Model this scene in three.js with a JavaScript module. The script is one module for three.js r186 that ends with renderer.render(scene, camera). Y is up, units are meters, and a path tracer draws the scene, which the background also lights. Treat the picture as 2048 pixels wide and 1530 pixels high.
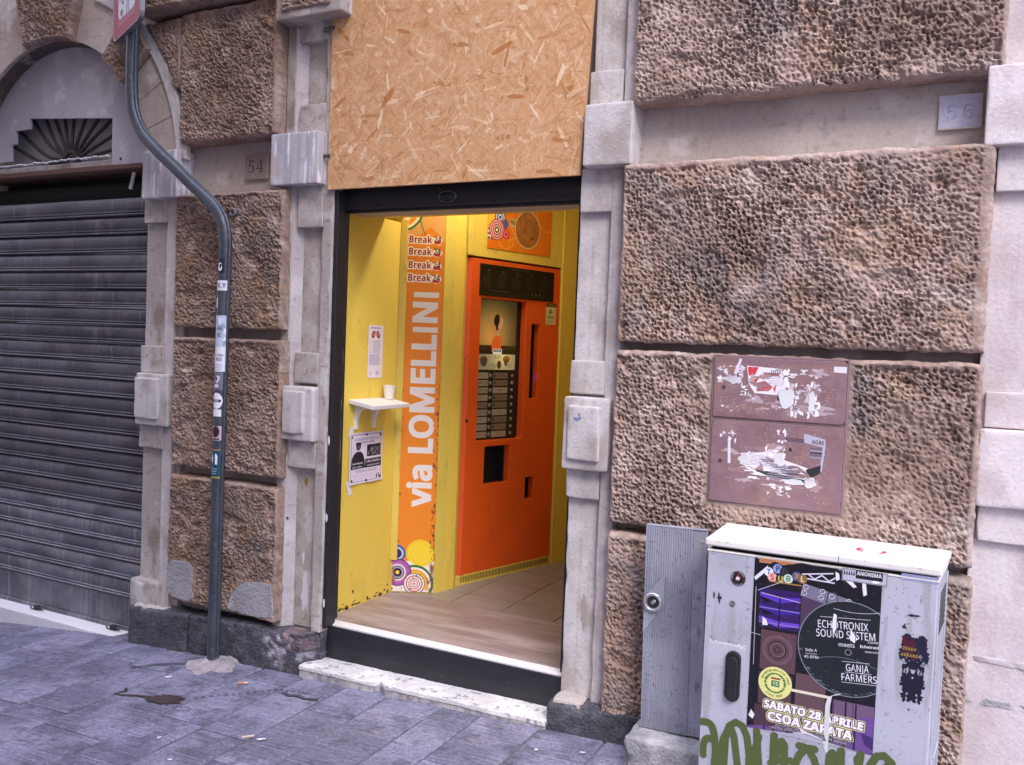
import * as THREE from 'three';
import { RoundedBoxGeometry } from 'three/addons/geometries/RoundedBoxGeometry.js';
import { mergeGeometries, mergeVertices } from 'three/addons/utils/BufferGeometryUtils.js';
import { RectAreaLightUniformsLib } from 'three/addons/lights/RectAreaLightUniformsLib.js';
RectAreaLightUniformsLib.init();

// ---------------------------------------------------------------- camera, sky, sun, exposure
const scene = new THREE.Scene();
const camera = new THREE.PerspectiveCamera(47.4659, 1024 / 765, 0.05, 400);
camera.position.set(1.97856, 1.6, 3.34747);
camera.up.set(-0.05310765, 0.99839886, -0.01947569);
camera.lookAt(1.97856 - 0.44729698, 1.6 - 0.04122116, 3.34747 - 0.89343507);
scene.add(camera);
const renderer = new THREE.WebGLRenderer({ antialias: true });
renderer.setSize(1024, 765);
renderer.toneMapping = THREE.LinearToneMapping;
renderer.toneMappingExposure = 3.7;
renderer.shadowMap.enabled = true;
renderer.shadowMap.type = THREE.PCFSoftShadowMap;
{ // pale overcast sky, a little brighter overhead, cool
  const W = 128, H = 64, d = new Float32Array(W * H * 4);
  for (let j = 0; j < H; j++) for (let i = 0; i < W; i++) {
    const e = Math.sin(((j + 0.5) / H - 0.5) * Math.PI), s = e > 0 ? 0.28 + 0.95 * e : 0.25, k = (j * W + i) * 4;
    d[k] = 0.83 * s; d[k + 1] = 0.855 * s; d[k + 2] = 1.13 * s; d[k + 3] = 1;
  }
  const sky = new THREE.DataTexture(d, W, H, THREE.RGBAFormat, THREE.FloatType);
  sky.mapping = THREE.EquirectangularReflectionMapping; sky.magFilter = sky.minFilter = THREE.LinearFilter; sky.needsUpdate = true;
  scene.background = sky; scene.environment = sky;
}
const sun = new THREE.DirectionalLight(0xfff4ea, 0.7);
sun.position.set(9, 15, 10.5); sun.target.position.set(0, 1, 0);
sun.castShadow = true; sun.shadow.radius = 40; sun.shadow.mapSize.set(2048, 2048);
Object.assign(sun.shadow.camera, { left: -10, right: 10, top: 10, bottom: -10, near: 1, far: 60 });
scene.add(sun, sun.target);

// ---------------------------------------------------------------- noise and random
const rng = (s) => () => { s = (s + 0x6d2b79f5) | 0; let t = Math.imul(s ^ (s >>> 15), 1 | s); t = (t + Math.imul(t ^ (t >>> 7), 61 | t)) ^ t; return ((t ^ (t >>> 14)) >>> 0) / 4294967296; };
const h2 = (x, y, s) => { let h = Math.imul(x | 0, 374761393) ^ Math.imul(y | 0, 668265263) ^ Math.imul(s | 0, 1274126177); h = Math.imul(h ^ (h >>> 13), 1274126177); return ((h ^ (h >>> 16)) >>> 0) / 4294967296; };
const mod = (a, n) => ((a % n) + n) % n;
function vn(x, y, s = 0, per = 0, py = per) {
  const xi = Math.floor(x), yi = Math.floor(y), fx = x - xi, fy = y - yi, u = fx * fx * (3 - 2 * fx), v = fy * fy * (3 - 2 * fy);
  const X0 = per ? mod(xi, per) : xi, X1 = per ? mod(xi + 1, per) : xi + 1, Y0 = per ? mod(yi, py) : yi, Y1 = per ? mod(yi + 1, py) : yi + 1;
  const a = h2(X0, Y0, s), b = h2(X1, Y0, s), c = h2(X0, Y1, s), d = h2(X1, Y1, s);
  return a + (b - a) * u + (c - a) * v + (a - b - c + d) * u * v;
}
function fbm(x, y, oct = 4, s = 0, per = 0, py = per) { let a = 0.5, r = 0, n = 0; for (let i = 0; i < oct; i++) { r += a * vn(x, y, s + i * 17, per, py); n += a; a *= 0.5; x *= 2; y *= 2; per *= 2; py *= 2; } return r / n; }
const clamp = (v, a = 0, b = 1) => Math.min(b, Math.max(a, v));
const sst = (a, b, v) => { const t = clamp((v - a) / (b - a)); return t * t * (3 - 2 * t); };
const lerp = (a, b, t) => a + (b - a) * t;
const mix = (a, b, t) => [lerp(a[0], b[0], t), lerp(a[1], b[1], t), lerp(a[2], b[2], t)];
const toS = (v) => (v <= 0.0031308 ? v * 12.92 : 1.055 * Math.pow(v, 1 / 2.4) - 0.055);

// ---------------------------------------------------------------- textures and materials
// a tile of `metres` square, computed from linear colours
function tile(px, metres, fn, mw = metres) {
  const d = new Uint8Array(px * px * 4);
  for (let j = 0; j < px; j++) for (let i = 0; i < px; i++) {
    const c = fn(i / px, j / px), k = (j * px + i) * 4;
    for (let q = 0; q < 3; q++) d[k + q] = Math.round(255 * toS(clamp(c[q])));
    d[k + 3] = 255;
  }
  const t = new THREE.DataTexture(d, px, px); t.colorSpace = THREE.SRGBColorSpace; t.wrapS = t.wrapT = THREE.RepeatWrapping;
  t.magFilter = THREE.LinearFilter; t.minFilter = THREE.LinearMipmapLinearFilter; t.generateMipmaps = true;
  t.repeat.set(1 / mw, 1 / metres); t.needsUpdate = true; return t;
}
function heightTile(px, metres, fn) {
  const d = new Uint8Array(px * px * 4);
  for (let j = 0; j < px; j++) for (let i = 0; i < px; i++) { const v = Math.round(255 * clamp(fn(i / px, j / px))), k = (j * px + i) * 4; d[k] = d[k + 1] = d[k + 2] = v; d[k + 3] = 255; }
  const t = new THREE.DataTexture(d, px, px); t.wrapS = t.wrapT = THREE.RepeatWrapping; t.magFilter = THREE.LinearFilter; t.minFilter = THREE.LinearMipmapLinearFilter; t.generateMipmaps = true;
  t.repeat.set(1 / metres, 1 / metres); t.needsUpdate = true; return t;
}
const std = (o) => new THREE.MeshStandardMaterial({ roughness: 0.85, ...o });
const lin = (r, g, b) => new THREE.Color().setRGB(r, g, b);
const flat = (r, g, b, rough = 0.6, o = {}) => std({ color: lin(r, g, b), roughness: rough, ...o });
// a printed sheet: units in millimetres, origin top left
function printCanvas(w, h, pxPerMm, draw, bg) {
  const c = document.createElement('canvas'); c.width = Math.round(w * pxPerMm); c.height = Math.round(h * pxPerMm);
  const g = c.getContext('2d'); g.scale(pxPerMm, pxPerMm);
  if (bg) { g.fillStyle = bg; g.fillRect(0, 0, w, h); }
  draw(g);
  const t = new THREE.CanvasTexture(c); t.colorSpace = THREE.SRGBColorSpace; t.magFilter = THREE.LinearFilter; t.minFilter = THREE.LinearMipmapLinearFilter; t.anisotropy = 4;
  return t;
}
const poly = (g, pts, fill) => { g.beginPath(); pts.forEach(([x, y], i) => (i ? g.lineTo(x, y) : g.moveTo(x, y))); g.closePath(); if (fill) { g.fillStyle = fill; g.fill(); } };
const disc = (g, x, y, r, fill) => { g.beginPath(); g.arc(x, y, r, 0, 7); g.fillStyle = fill; g.fill(); };
const ragged = (R, n, rough) => { const o = R() * 900; return (i) => { const a = (i / n) * 6.2832; return 1 - rough * (0.75 * sst(0.25, 0.75, fbm(Math.cos(a) * 1.7 + o, Math.sin(a) * 1.7 + o, 3, 3)) + 0.3 * R()); }; };
function rag(g, R, x, y, rx, ry, fill, n = 26, rough = 0.5) { const p = [], q = ragged(R, n, rough); for (let i = 0; i < n; i++) { const a = (i / n) * 6.283, k = q(i); p.push([x + Math.cos(a) * rx * k, y + Math.sin(a) * ry * k]); } poly(g, p, fill); }
function text(g, s, x, y, size, fill, o = {}) {
  g.save(); g.translate(x, y); if (o.rot) g.rotate(o.rot); if (o.sx || o.sy) g.scale(o.sx || 1, o.sy || 1);
  g.font = `${o.weight || ''} ${size}px ${o.font || 'sans-serif'}`; g.textAlign = o.align || 'center'; g.textBaseline = 'middle';
  if (o.stroke) { g.strokeStyle = o.stroke; g.lineWidth = o.lw || 1; g.lineJoin = 'round'; g.strokeText(s, 0, 0); }
  g.fillStyle = fill; g.fillText(s, 0, 0); g.restore();
}

// pinkish pitted stone
const stoneCol = (tint, seed) => tile(768, 1.5, (u, v) => {
  const p = fbm(u * 6, v * 6, 5, seed, 6), q = fbm(u * 9, v * 9, 4, seed + 50, 9), f = fbm(u * 128, v * 128, 3, seed + 90, 128);
  let c = mix([0.3, 0.225, 0.195], [0.46, 0.37, 0.34], sst(0.3, 0.7, p));
  c = mix(c, [0.4, 0.28, 0.19], 0.45 * sst(0.55, 0.72, q));
  c = mix(c, [0.25, 0.235, 0.24], 0.6 * sst(0.56, 0.74, fbm(u * 7, v * 7, 4, seed + 130, 7)));
  c = mix(c, [0.6, 0.53, 0.5], 0.55 * sst(0.6, 0.76, fbm(u * 14, v * 14, 4, seed + 170, 14)));
  const k = 0.62 + 0.76 * f; return [c[0] * k * tint[0], c[1] * k * tint[1], c[2] * k * tint[2]];
});
const grainBump = heightTile(512, 0.5, (u, v) => 0.6 * fbm(u * 64, v * 64, 4, 7, 64) + 0.4 * fbm(u * 12, v * 12, 3, 9, 12));
const M = {};
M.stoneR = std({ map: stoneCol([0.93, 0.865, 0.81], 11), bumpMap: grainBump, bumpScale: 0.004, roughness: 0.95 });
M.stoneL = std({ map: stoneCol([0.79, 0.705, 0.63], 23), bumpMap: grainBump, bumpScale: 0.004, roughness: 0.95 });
// limewashed smooth stone, with stains, drips and scratches that are matter on it
const plaster = (base, dirt, amount, seed) => tile(512, 1.2, (u, v) => {
  let c = base.slice();
  const big = fbm(u * 4, v * 4, 5, seed, 4), grime = fbm(u * 8, v * 5, 5, seed + 80, 8, 5);
  c = mix(c, [c[0] * 0.82, c[1] * 0.79, c[2] * 0.8], sst(0.35, 0.7, big));
  c = mix(c, dirt, amount * sst(0.54, 0.72, grime));
  c = mix(c, dirt, amount * 0.6 * sst(0.62, 0.8, fbm(u * 40, v * 40, 3, seed + 140, 40)));
  const dr = fbm(u * 60, v * 2, 3, seed + 300, 60, 2); c = mix(c, dirt, 0.5 * amount * sst(0.62, 0.74, dr) * sst(0.4, 0.6, fbm(u * 5, v * 4, 3, seed + 310, 5, 4)));
  c = mix(c, [0.72, 0.7, 0.7], 0.35 * sst(0.6, 0.78, fbm(u * 11, v * 11, 4, seed + 200, 11)));
  const k = 0.9 + 0.2 * fbm(u * 160, v * 160, 2, seed + 240, 160); return [c[0] * k, c[1] * k, c[2] * k];
});
M.jamb = std({ map: plaster([0.56, 0.53, 0.525], [0.33, 0.28, 0.245], 0.65, 31), bumpMap: grainBump, bumpScale: 0.0022, roughness: 0.9 });
M.jambDirty = std({ map: plaster([0.46, 0.42, 0.39], [0.22, 0.175, 0.14], 0.8, 47), bumpMap: grainBump, bumpScale: 0.003, roughness: 0.92 });
M.pilaster = std({ map: plaster([0.7, 0.64, 0.64], [0.48, 0.4, 0.39], 0.6, 61), bumpMap: grainBump, bumpScale: 0.002, roughness: 0.9 });
M.wall = std({ map: plaster([0.5, 0.447, 0.41], [0.3, 0.24, 0.195], 0.65, 73), bumpMap: grainBump, bumpScale: 0.002, roughness: 0.95 });
M.arch = std({ map: plaster([0.48, 0.415, 0.365], [0.26, 0.2, 0.15], 0.6, 83), bumpMap: grainBump, bumpScale: 0.003, roughness: 0.95 });
M.soffitShade = std({ map: plaster([0.13, 0.1, 0.09], [0.06, 0.045, 0.04], 0.7, 87), bumpMap: grainBump, bumpScale: 0.005, roughness: 0.95 });  // dark brown stone tone with the shade under the arch put into its colour
M.mortar = std({ map: plaster([0.37, 0.365, 0.385], [0.25, 0.24, 0.25], 0.5, 91), bumpMap: grainBump, bumpScale: 0.006, roughness: 0.95 });
M.mortarLight = std({ map: plaster([0.55, 0.5, 0.46], [0.4, 0.36, 0.34], 0.5, 95), bumpMap: grainBump, bumpScale: 0.006, roughness: 0.95 });
M.plinth = std({ vertexColors: true, map: tile(512, 0.8, (u, v) => { const a = fbm(u * 8, v * 8, 5, 101, 8), b = fbm(u * 90, v * 90, 2, 105, 90), k = 0.55 + 0.9 * b; const c = mix([0.05, 0.05, 0.062], [0.115, 0.112, 0.135], sst(0.35, 0.75, a)); return [c[0] * k, c[1] * k, c[2] * k]; }), bumpMap: grainBump, bumpScale: 0.008, roughness: 0.85 });
M.paves = [0, 1, 2, 3].map((n) => std({
  map: tile(512, 0.9, (u, v) => {
    const a = fbm(u * 5, v * 5, 5, 201 + n * 9, 5), t = fbm(u * 6, v * 90, 3, 205 + n * 9, 6, 90), s = fbm(u * 110, v * 110, 2, 209 + n, 110), d = fbm(u * 16, v * 16, 3, 215 + n, 16);
    let c = mix([0.135, 0.135, 0.19], [0.235, 0.232, 0.315], sst(0.3, 0.72, a)); c = mix(c, [0.075, 0.075, 0.105], 0.5 * sst(0.56, 0.68, d)); c = mix(c, [0.27, 0.26, 0.33], 0.4 * sst(0.6, 0.75, t));
    const k = (0.58 + 0.84 * s) * [1, 0.94, 1.06, 0.88][n]; return [c[0] * k, c[1] * k * [1, 1, 0.98, 1.01][n], c[2] * k * [1, 1.03, 0.98, 1.06][n]];
  }), bumpMap: heightTile(512, 0.9, (u, v) => 0.5 * fbm(u * 7, v * 80, 3, 230 + n, 7, 80) + 0.5 * fbm(u * 30, v * 30, 4, 240 + n, 30)), bumpScale: 0.011, roughness: 0.62 }));
M.joint = flat(0.13, 0.125, 0.15, 0.95, { bumpMap: grainBump, bumpScale: 0.01 });
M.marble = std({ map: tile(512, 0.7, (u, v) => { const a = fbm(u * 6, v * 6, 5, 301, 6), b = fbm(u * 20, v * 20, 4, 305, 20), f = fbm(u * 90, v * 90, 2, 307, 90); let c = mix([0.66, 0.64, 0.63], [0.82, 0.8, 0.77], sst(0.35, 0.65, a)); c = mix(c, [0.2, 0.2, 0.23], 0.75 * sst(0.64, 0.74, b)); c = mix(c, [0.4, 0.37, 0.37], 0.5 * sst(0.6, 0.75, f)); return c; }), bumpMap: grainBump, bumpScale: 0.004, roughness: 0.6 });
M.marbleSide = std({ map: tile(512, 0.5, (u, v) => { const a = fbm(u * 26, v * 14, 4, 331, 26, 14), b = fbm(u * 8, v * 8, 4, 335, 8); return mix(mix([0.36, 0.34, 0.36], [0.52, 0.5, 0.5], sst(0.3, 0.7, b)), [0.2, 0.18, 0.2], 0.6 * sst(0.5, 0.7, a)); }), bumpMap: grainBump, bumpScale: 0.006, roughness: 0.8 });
M.streaky = std({ map: tile(512, 0.5, (u, v) => { const a = fbm(u * 22, v * 2, 4, 341, 22, 2), b = fbm(u * 30, v * 3, 4, 347, 30, 3), d = fbm(u * 9, v * 9, 4, 349, 9); let c = mix([0.36, 0.36, 0.41], [0.5, 0.46, 0.47], sst(0.3, 0.65, a)); c = mix(c, [0.76, 0.76, 0.8], 0.9 * sst(0.55, 0.68, b)); return mix(c, [0.42, 0.35, 0.33], 0.5 * sst(0.58, 0.75, d)); }), bumpMap: grainBump, bumpScale: 0.002, roughness: 0.85 });
M.white = flat(0.78, 0.77, 0.79, 0.5);
M.black = std({ map: tile(512, 0.6, (u, v) => { const a = fbm(u * 5, v * 40, 3, 311, 5, 40), b = fbm(u * 60, v * 60, 3, 315, 60); return mix(mix([0.011, 0.011, 0.015], [0.024, 0.024, 0.03], a), [0.12, 0.12, 0.13], 0.4 * sst(0.78, 0.86, b)); }), roughness: 0.42 });
// shutter steel with rain streaks of dust
const slatTex = (base, streak, seed) => tile(512, 1.1, (u, v) => {
  const s = fbm(u * 70, v * 2, 4, seed, 70, 2), a = fbm(u * 5, v * 5, 4, seed + 9, 5), f = fbm(u * 120, v * 120, 2, seed + 20, 120);
  let c = mix(base, [base[0] * 0.6, base[1] * 0.58, base[2] * 0.6], sst(0.4, 0.65, a)); c = mix(c, streak, 0.42 * sst(0.55, 0.78, s) * sst(0.35, 0.6, fbm(u * 4, v * 3, 3, seed + 33, 4, 3)));
  c = mix(c, [0.16, 0.12, 0.12], 0.35 * sst(0.6, 0.7, fbm(u * 9, v * 9, 3, seed + 41, 9)));
  const k = 0.8 + 0.4 * f; return [c[0] * k, c[1] * k, c[2] * k];
});
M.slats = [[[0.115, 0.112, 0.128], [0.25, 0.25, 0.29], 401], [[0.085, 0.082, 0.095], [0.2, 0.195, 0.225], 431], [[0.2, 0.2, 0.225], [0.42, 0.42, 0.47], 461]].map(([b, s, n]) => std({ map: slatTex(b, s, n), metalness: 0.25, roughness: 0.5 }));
M.steel = std({ map: slatTex([0.25, 0.255, 0.28], [0.4, 0.41, 0.44], 481), metalness: 0.45, roughness: 0.45 });
M.darkIron = flat(0.035, 0.03, 0.033, 0.6, { metalness: 0.3 });
M.rust = flat(0.12, 0.06, 0.045, 0.85);
M.pole = std({ map: tile(512, 0.5, (u, v) => { const a = fbm(u * 5, v * 5, 4, 501, 5), f = fbm(u * 40, v * 40, 3, 505, 40); return mix(mix([0.05, 0.058, 0.075], [0.09, 0.1, 0.122], a), [0.2, 0.21, 0.24], 0.4 * sst(0.66, 0.8, f)); }), metalness: 0.35, roughness: 0.42 });
// yellow board walls with scuffs and rubbed dirt
M.yellow = std({ map: tile(512, 1.3, (u, v) => { const a = fbm(u * 4, v * 4, 5, 601, 4), b = fbm(u * 24, v * 8, 4, 605, 24, 8), f = fbm(u * 60, v * 60, 3, 611, 60); let c = mix([0.8, 0.61, 0.1], [0.75, 0.56, 0.095], a); c = mix(c, [0.6, 0.42, 0.07], 0.3 * sst(0.6, 0.8, b)); c = mix(c, [0.4, 0.27, 0.06], 0.3 * sst(0.74, 0.84, f)); return c; }), roughness: 0.55 });
M.yellowPale = std({ map: tile(512, 1.0, (u, v) => { const a = fbm(u * 6, v * 6, 4, 621, 6), f = fbm(u * 50, v * 12, 3, 625, 50, 12); return mix(mix([0.76, 0.6, 0.12], [0.68, 0.52, 0.09], a), [0.3, 0.21, 0.06], 0.35 * sst(0.7, 0.82, f)); }), roughness: 0.6 });
M.orange = std({ map: tile(256, 0.8, (u, v) => { const a = fbm(u * 5, v * 5, 4, 641, 5), f = fbm(u * 40, v * 40, 2, 645, 40); const k = 0.92 + 0.16 * a; return mix([0.76 * k, 0.105 * k, 0.014], [0.5, 0.06, 0.015], 0.4 * sst(0.72, 0.82, f)); }), roughness: 0.38 });
M.darkPlastic = flat(0.018, 0.018, 0.02, 0.35);
M.wood = std({ map: tile(768, 1.4, (u, v) => { const wv = 0.008 * fbm(u * 5, v * 5, 3, 659, 5), g = fbm(u * 4, (v + wv) * 24, 5, 661, 0), k = fbm(u * 3, (v + wv) * 9, 4, 667, 0), f = fbm(u * 30, v * 240, 2, 671, 30); let c = mix([0.26, 0.2, 0.188], [0.4, 0.335, 0.325], sst(0.25, 0.75, g)); c = mix(c, [0.24, 0.17, 0.14], 0.6 * sst(0.58, 0.76, k)); const q = 0.85 + 0.3 * f; return [c[0] * q, c[1] * q, c[2] * q]; }), roughness: 0.45 });
M.tile = std({ map: tile(256, 0.6, (u, v) => { const a = fbm(u * 5, v * 5, 4, 681, 5), f = fbm(u * 50, v * 50, 2, 685, 50), k = 0.9 + 0.2 * f; return mix([0.25 * k, 0.22 * k, 0.205 * k], [0.33 * k, 0.295 * k, 0.275 * k], a); }), roughness: 0.4 });
M.wood.map.offset.set(0.53, 0);
M.grout = flat(0.07, 0.06, 0.05, 0.95);
M.cabinet = std({ map: tile(640, 0.9, (u, v) => { const a = fbm(u * 4, v * 4, 5, 701, 4), s = fbm(u * 40, v * 4, 4, 705, 40, 4), f = fbm(u * 90, v * 90, 3, 709, 90); let c = mix([0.46, 0.475, 0.555], [0.39, 0.405, 0.48], sst(0.35, 0.7, a)); c = mix(c, [0.31, 0.31, 0.33], 0.6 * sst(0.55, 0.74, s)); c = mix(c, [0.2, 0.17, 0.16], 0.7 * sst(0.72, 0.82, f)); return c; }), roughness: 0.55 });
M.lid = std({ map: tile(512, 0.9, (u, v) => { const a = fbm(u * 5, v * 5, 5, 721, 5), f = fbm(u * 60, v * 60, 3, 725, 60); return mix(mix([0.8, 0.78, 0.73], [0.72, 0.7, 0.66], sst(0.4, 0.7, a)), [0.35, 0.32, 0.28], 0.5 * sst(0.7, 0.84, f)); }), roughness: 0.55 });
M.aluminium = std({ map: tile(512, 0.5, (u, v) => { const a = fbm(u * 4, v * 4, 5, 741, 4), s = fbm(u * 30, v * 3, 3, 745, 30, 3), f = fbm(u * 50, v * 50, 3, 748, 50); return mix(mix(mix([0.46, 0.48, 0.56], [0.36, 0.38, 0.45], sst(0.35, 0.7, a)), [0.56, 0.58, 0.65], 0.5 * sst(0.58, 0.75, s)), [0.12, 0.11, 0.12], 0.5 * sst(0.66, 0.8, f)); }), metalness: 0.4, roughness: 0.5 });
M.chrome = flat(0.6, 0.6, 0.62, 0.3, { metalness: 0.8 });
M.concrete = std({ map: tile(512, 0.6, (u, v) => { const a = fbm(u * 6, v * 6, 5, 761, 6), f = fbm(u * 60, v * 60, 3, 765, 60), k = 0.75 + 0.5 * f; const c = mix([0.28, 0.275, 0.29], [0.45, 0.44, 0.45], sst(0.35, 0.7, a)); return [c[0] * k, c[1] * k, c[2] * k]; }), bumpMap: grainBump, bumpScale: 0.008, roughness: 0.95 });
M.paper = flat(0.72, 0.72, 0.74, 0.8, { side: THREE.DoubleSide });
M.hoarding = std({ map: plaster([0.42, 0.405, 0.45], [0.4, 0.38, 0.4], 0.35, 781), roughness: 0.8 });

// ---------------------------------------------------------------- geometry helpers
const counts = {};
const numbered = (n) => { const k = (counts[n] = (counts[n] ?? -1) + 1); return k ? `${n}_${String(k).padStart(3, '0')}` : n; };
function finish(m) { m.castShadow = m.receiveShadow = true; return m; }
function part(name, geo, mat, parent, label) { const m = finish(new THREE.Mesh(geo, mat)); m.name = name; parent.add(m); if (label) m.userData.label = label; return m; }
function thing(name, label, category, group, pos = [0, 0, 0], ry = 0) {
  const g = new THREE.Group(); g.name = numbered(name); g.position.set(...pos); g.rotation.y = ry; g.userData = { label, category }; if (group) g.userData.group = group; scene.add(g); return g;
}
function single(name, geo, mat, label, category, group) { const m = finish(new THREE.Mesh(geo, mat)); m.name = numbered(name); m.userData = { label, category }; if (group) m.userData.group = group; scene.add(m); return m; }
function struct(name) { const g = new THREE.Group(); g.name = numbered(name); g.userData = { kind: 'structure' }; scene.add(g); return g; }
// uv in metres from the face that each triangle looks along
function boxUV(geo) {
  const g = geo.index ? geo.toNonIndexed() : geo, p = g.attributes.position, uv = new Float32Array(p.count * 2), a = new THREE.Vector3(), b = new THREE.Vector3(), c = new THREE.Vector3();
  for (let i = 0; i < p.count; i += 3) {
    a.fromBufferAttribute(p, i); b.fromBufferAttribute(p, i + 1).sub(a); c.fromBufferAttribute(p, i + 2).sub(a); b.cross(c);
    const x = Math.abs(b.x), y = Math.abs(b.y), z = Math.abs(b.z);
    for (let k = 0; k < 3; k++) {
      const X = p.getX(i + k), Y = p.getY(i + k), Z = p.getZ(i + k), o = (i + k) * 2;
      if (x > y && x > z) { uv[o] = Z + 0.37; uv[o + 1] = Y; } else if (y > z) { uv[o] = X; uv[o + 1] = Z + 0.71; } else { uv[o] = X; uv[o + 1] = Y; }
    }
  }
  g.setAttribute('uv', new THREE.BufferAttribute(uv, 2)); return g;
}
function rb(x0, x1, y0, y1, z0, z1, r = 0.006, seg = 2) {
  const w = x1 - x0, h = y1 - y0, d = z1 - z0, g = new RoundedBoxGeometry(w, h, d, seg, Math.min(r, w / 2.05, h / 2.05, d / 2.05));
  g.translate((x0 + x1) / 2, (y0 + y1) / 2, (z0 + z1) / 2); return boxUV(g);
}
function bx(x0, x1, y0, y1, z0, z1) { const g = new THREE.BoxGeometry(x1 - x0, y1 - y0, z1 - z0); g.translate((x0 + x1) / 2, (y0 + y1) / 2, (z0 + z1) / 2); return boxUV(g); }
const join = (list) => mergeGeometries(list.map((g) => { g = g.index ? g.toNonIndexed() : g; for (const k of Object.keys(g.attributes)) if (!['position', 'normal', 'uv'].includes(k)) g.deleteAttribute(k); return g; }));
// a worn stone: rounded edges of uneven radius, faces and edges slightly out of true
function stoneBox(x0, x1, y0, y1, z0, z1, o = {}) {
  const { r = 0.008, amp = 0.0025, cell = 0.03, seed = 1, chips = 0.6, shear = 0, colour } = o;
  const cuts = (L) => { const a = [0, r * 0.25, r * 0.9, r * 1.8], n = Math.max(1, Math.round((L - 3.6 * r) / cell)), out = a.slice(); for (let i = 1; i < n; i++) out.push(1.8 * r + ((L - 3.6 * r) * i) / n); a.slice().reverse().forEach((v) => out.push(L - v)); return out; };
  const C = [cuts(x1 - x0), cuts(y1 - y0), cuts(z1 - z0)], L = [x1 - x0, y1 - y0, z1 - z0], pos = [], idx = [];
  for (const [a, b, c] of [[0, 1, 2], [1, 2, 0], [2, 0, 1]]) for (const side of [0, 1]) {
    const base = pos.length / 3, na = C[a].length, nb = C[b].length;
    for (let j = 0; j < nb; j++) for (let i = 0; i < na; i++) { const q = []; q[a] = C[a][i]; q[b] = C[b][j]; q[c] = side ? L[c] : 0; pos.push(...q); }
    for (let j = 0; j < nb - 1; j++) for (let i = 0; i < na - 1; i++) { const k = base + j * na + i; if (side) idx.push(k, k + 1, k + na, k + 1, k + na + 1, k + na); else idx.push(k, k + na, k + 1, k + 1, k + na, k + na + 1); }
  }
  let g = new THREE.BufferGeometry(); g.setAttribute('position', new THREE.Float32BufferAttribute(pos, 3)); g.setIndex(idx); g = mergeVertices(g, 1e-6);
  const p = g.attributes.position, col = [];
  for (let i = 0; i < p.count; i++) {
    const q = [p.getX(i), p.getY(i), p.getZ(i)], w = [q[0] + x0, q[1] + y0, q[2] + z0];
    const n1 = fbm((w[0] + w[2]) * 14 + seed, (w[1] - w[2]) * 14, 3, seed), n2 = fbm((w[0] - w[2]) * 5 + 9, (w[1] + w[2]) * 5, 3, seed + 5);
    const rr = Math.min(r * (0.45 + 0.9 * n1 + chips * 3 * sst(0.62, 0.85, n1)), Math.min(...L) * 0.45), inn = q.map((v, k) => clamp(v, rr, L[k] - rr)), d = q.map((v, k) => v - inn[k]), l = Math.hypot(...d) || 1;
    const out = inn.map((v, k) => v + (d[k] / l) * Math.min(l, rr) + (d[k] / l) * amp * (n2 - 0.5) * 2 * (l > rr * 0.5 ? 1 : 0));
    const dn = amp * 1.6 * (fbm(w[0] * 22 + w[2] * 7, w[1] * 22 + w[2] * 9, 3, seed + 11) - 0.5);
    p.setXYZ(i, x0 + out[0] + (d[0] / l) * dn, y0 + out[1] + (d[1] / l) * dn + shear * (w[0] - (x0 + x1) / 2), z0 + out[2] + (d[2] / l) * dn);
    if (colour) col.push(...colour(w[0], w[1], w[2]));
  }
  if (colour) g.setAttribute('color', new THREE.Float32BufferAttribute(col, 3));
  g.computeVertexNormals(); return boxUV(g);
}
// depth (0..1) of the tooled pits at a point of the facade
function pits(x, y, cell, seed, rnd) {
  const wp = rnd ? 0.5 : 0.8, ex = rnd ? 0.12 : 0.26;
  x += (fbm(x * 60, y * 60, 2, seed + 70) - 0.5) * cell * wp; y += (fbm(x * 60 + 40, y * 60, 2, seed + 71) - 0.5) * cell * wp;
  const gx = Math.floor(x / cell), gy = Math.floor(y / cell); let v = 0;
  for (let j = gy - 1; j <= gy + 1; j++) for (let i = gx - 1; i <= gx + 1; i++) {
    const k = h2(i, j, seed); if (k < (rnd ? 0.1 : 0.06)) continue;
    const dx = x - (i + 0.15 + 0.7 * h2(i, j, seed + 1)) * cell, dy = y - (j + 0.15 + 0.7 * h2(i, j, seed + 2)) * cell, a = h2(i, j, seed + 3) * 3.14, ca = Math.cos(a), sa = Math.sin(a);
    const d = Math.hypot((dx * ca + dy * sa) * (1 - ex), (-dx * sa + dy * ca) * (1 + ex)) / (cell * (rnd ? 0.27 + 0.25 * k : 0.3 + 0.3 * k));
    v = Math.max(v, sst(1.0, rnd ? 0.66 : 0.6, d) * (0.4 + 0.6 * h2(i, j, seed + 4)));
  }
  return v;
}
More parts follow.
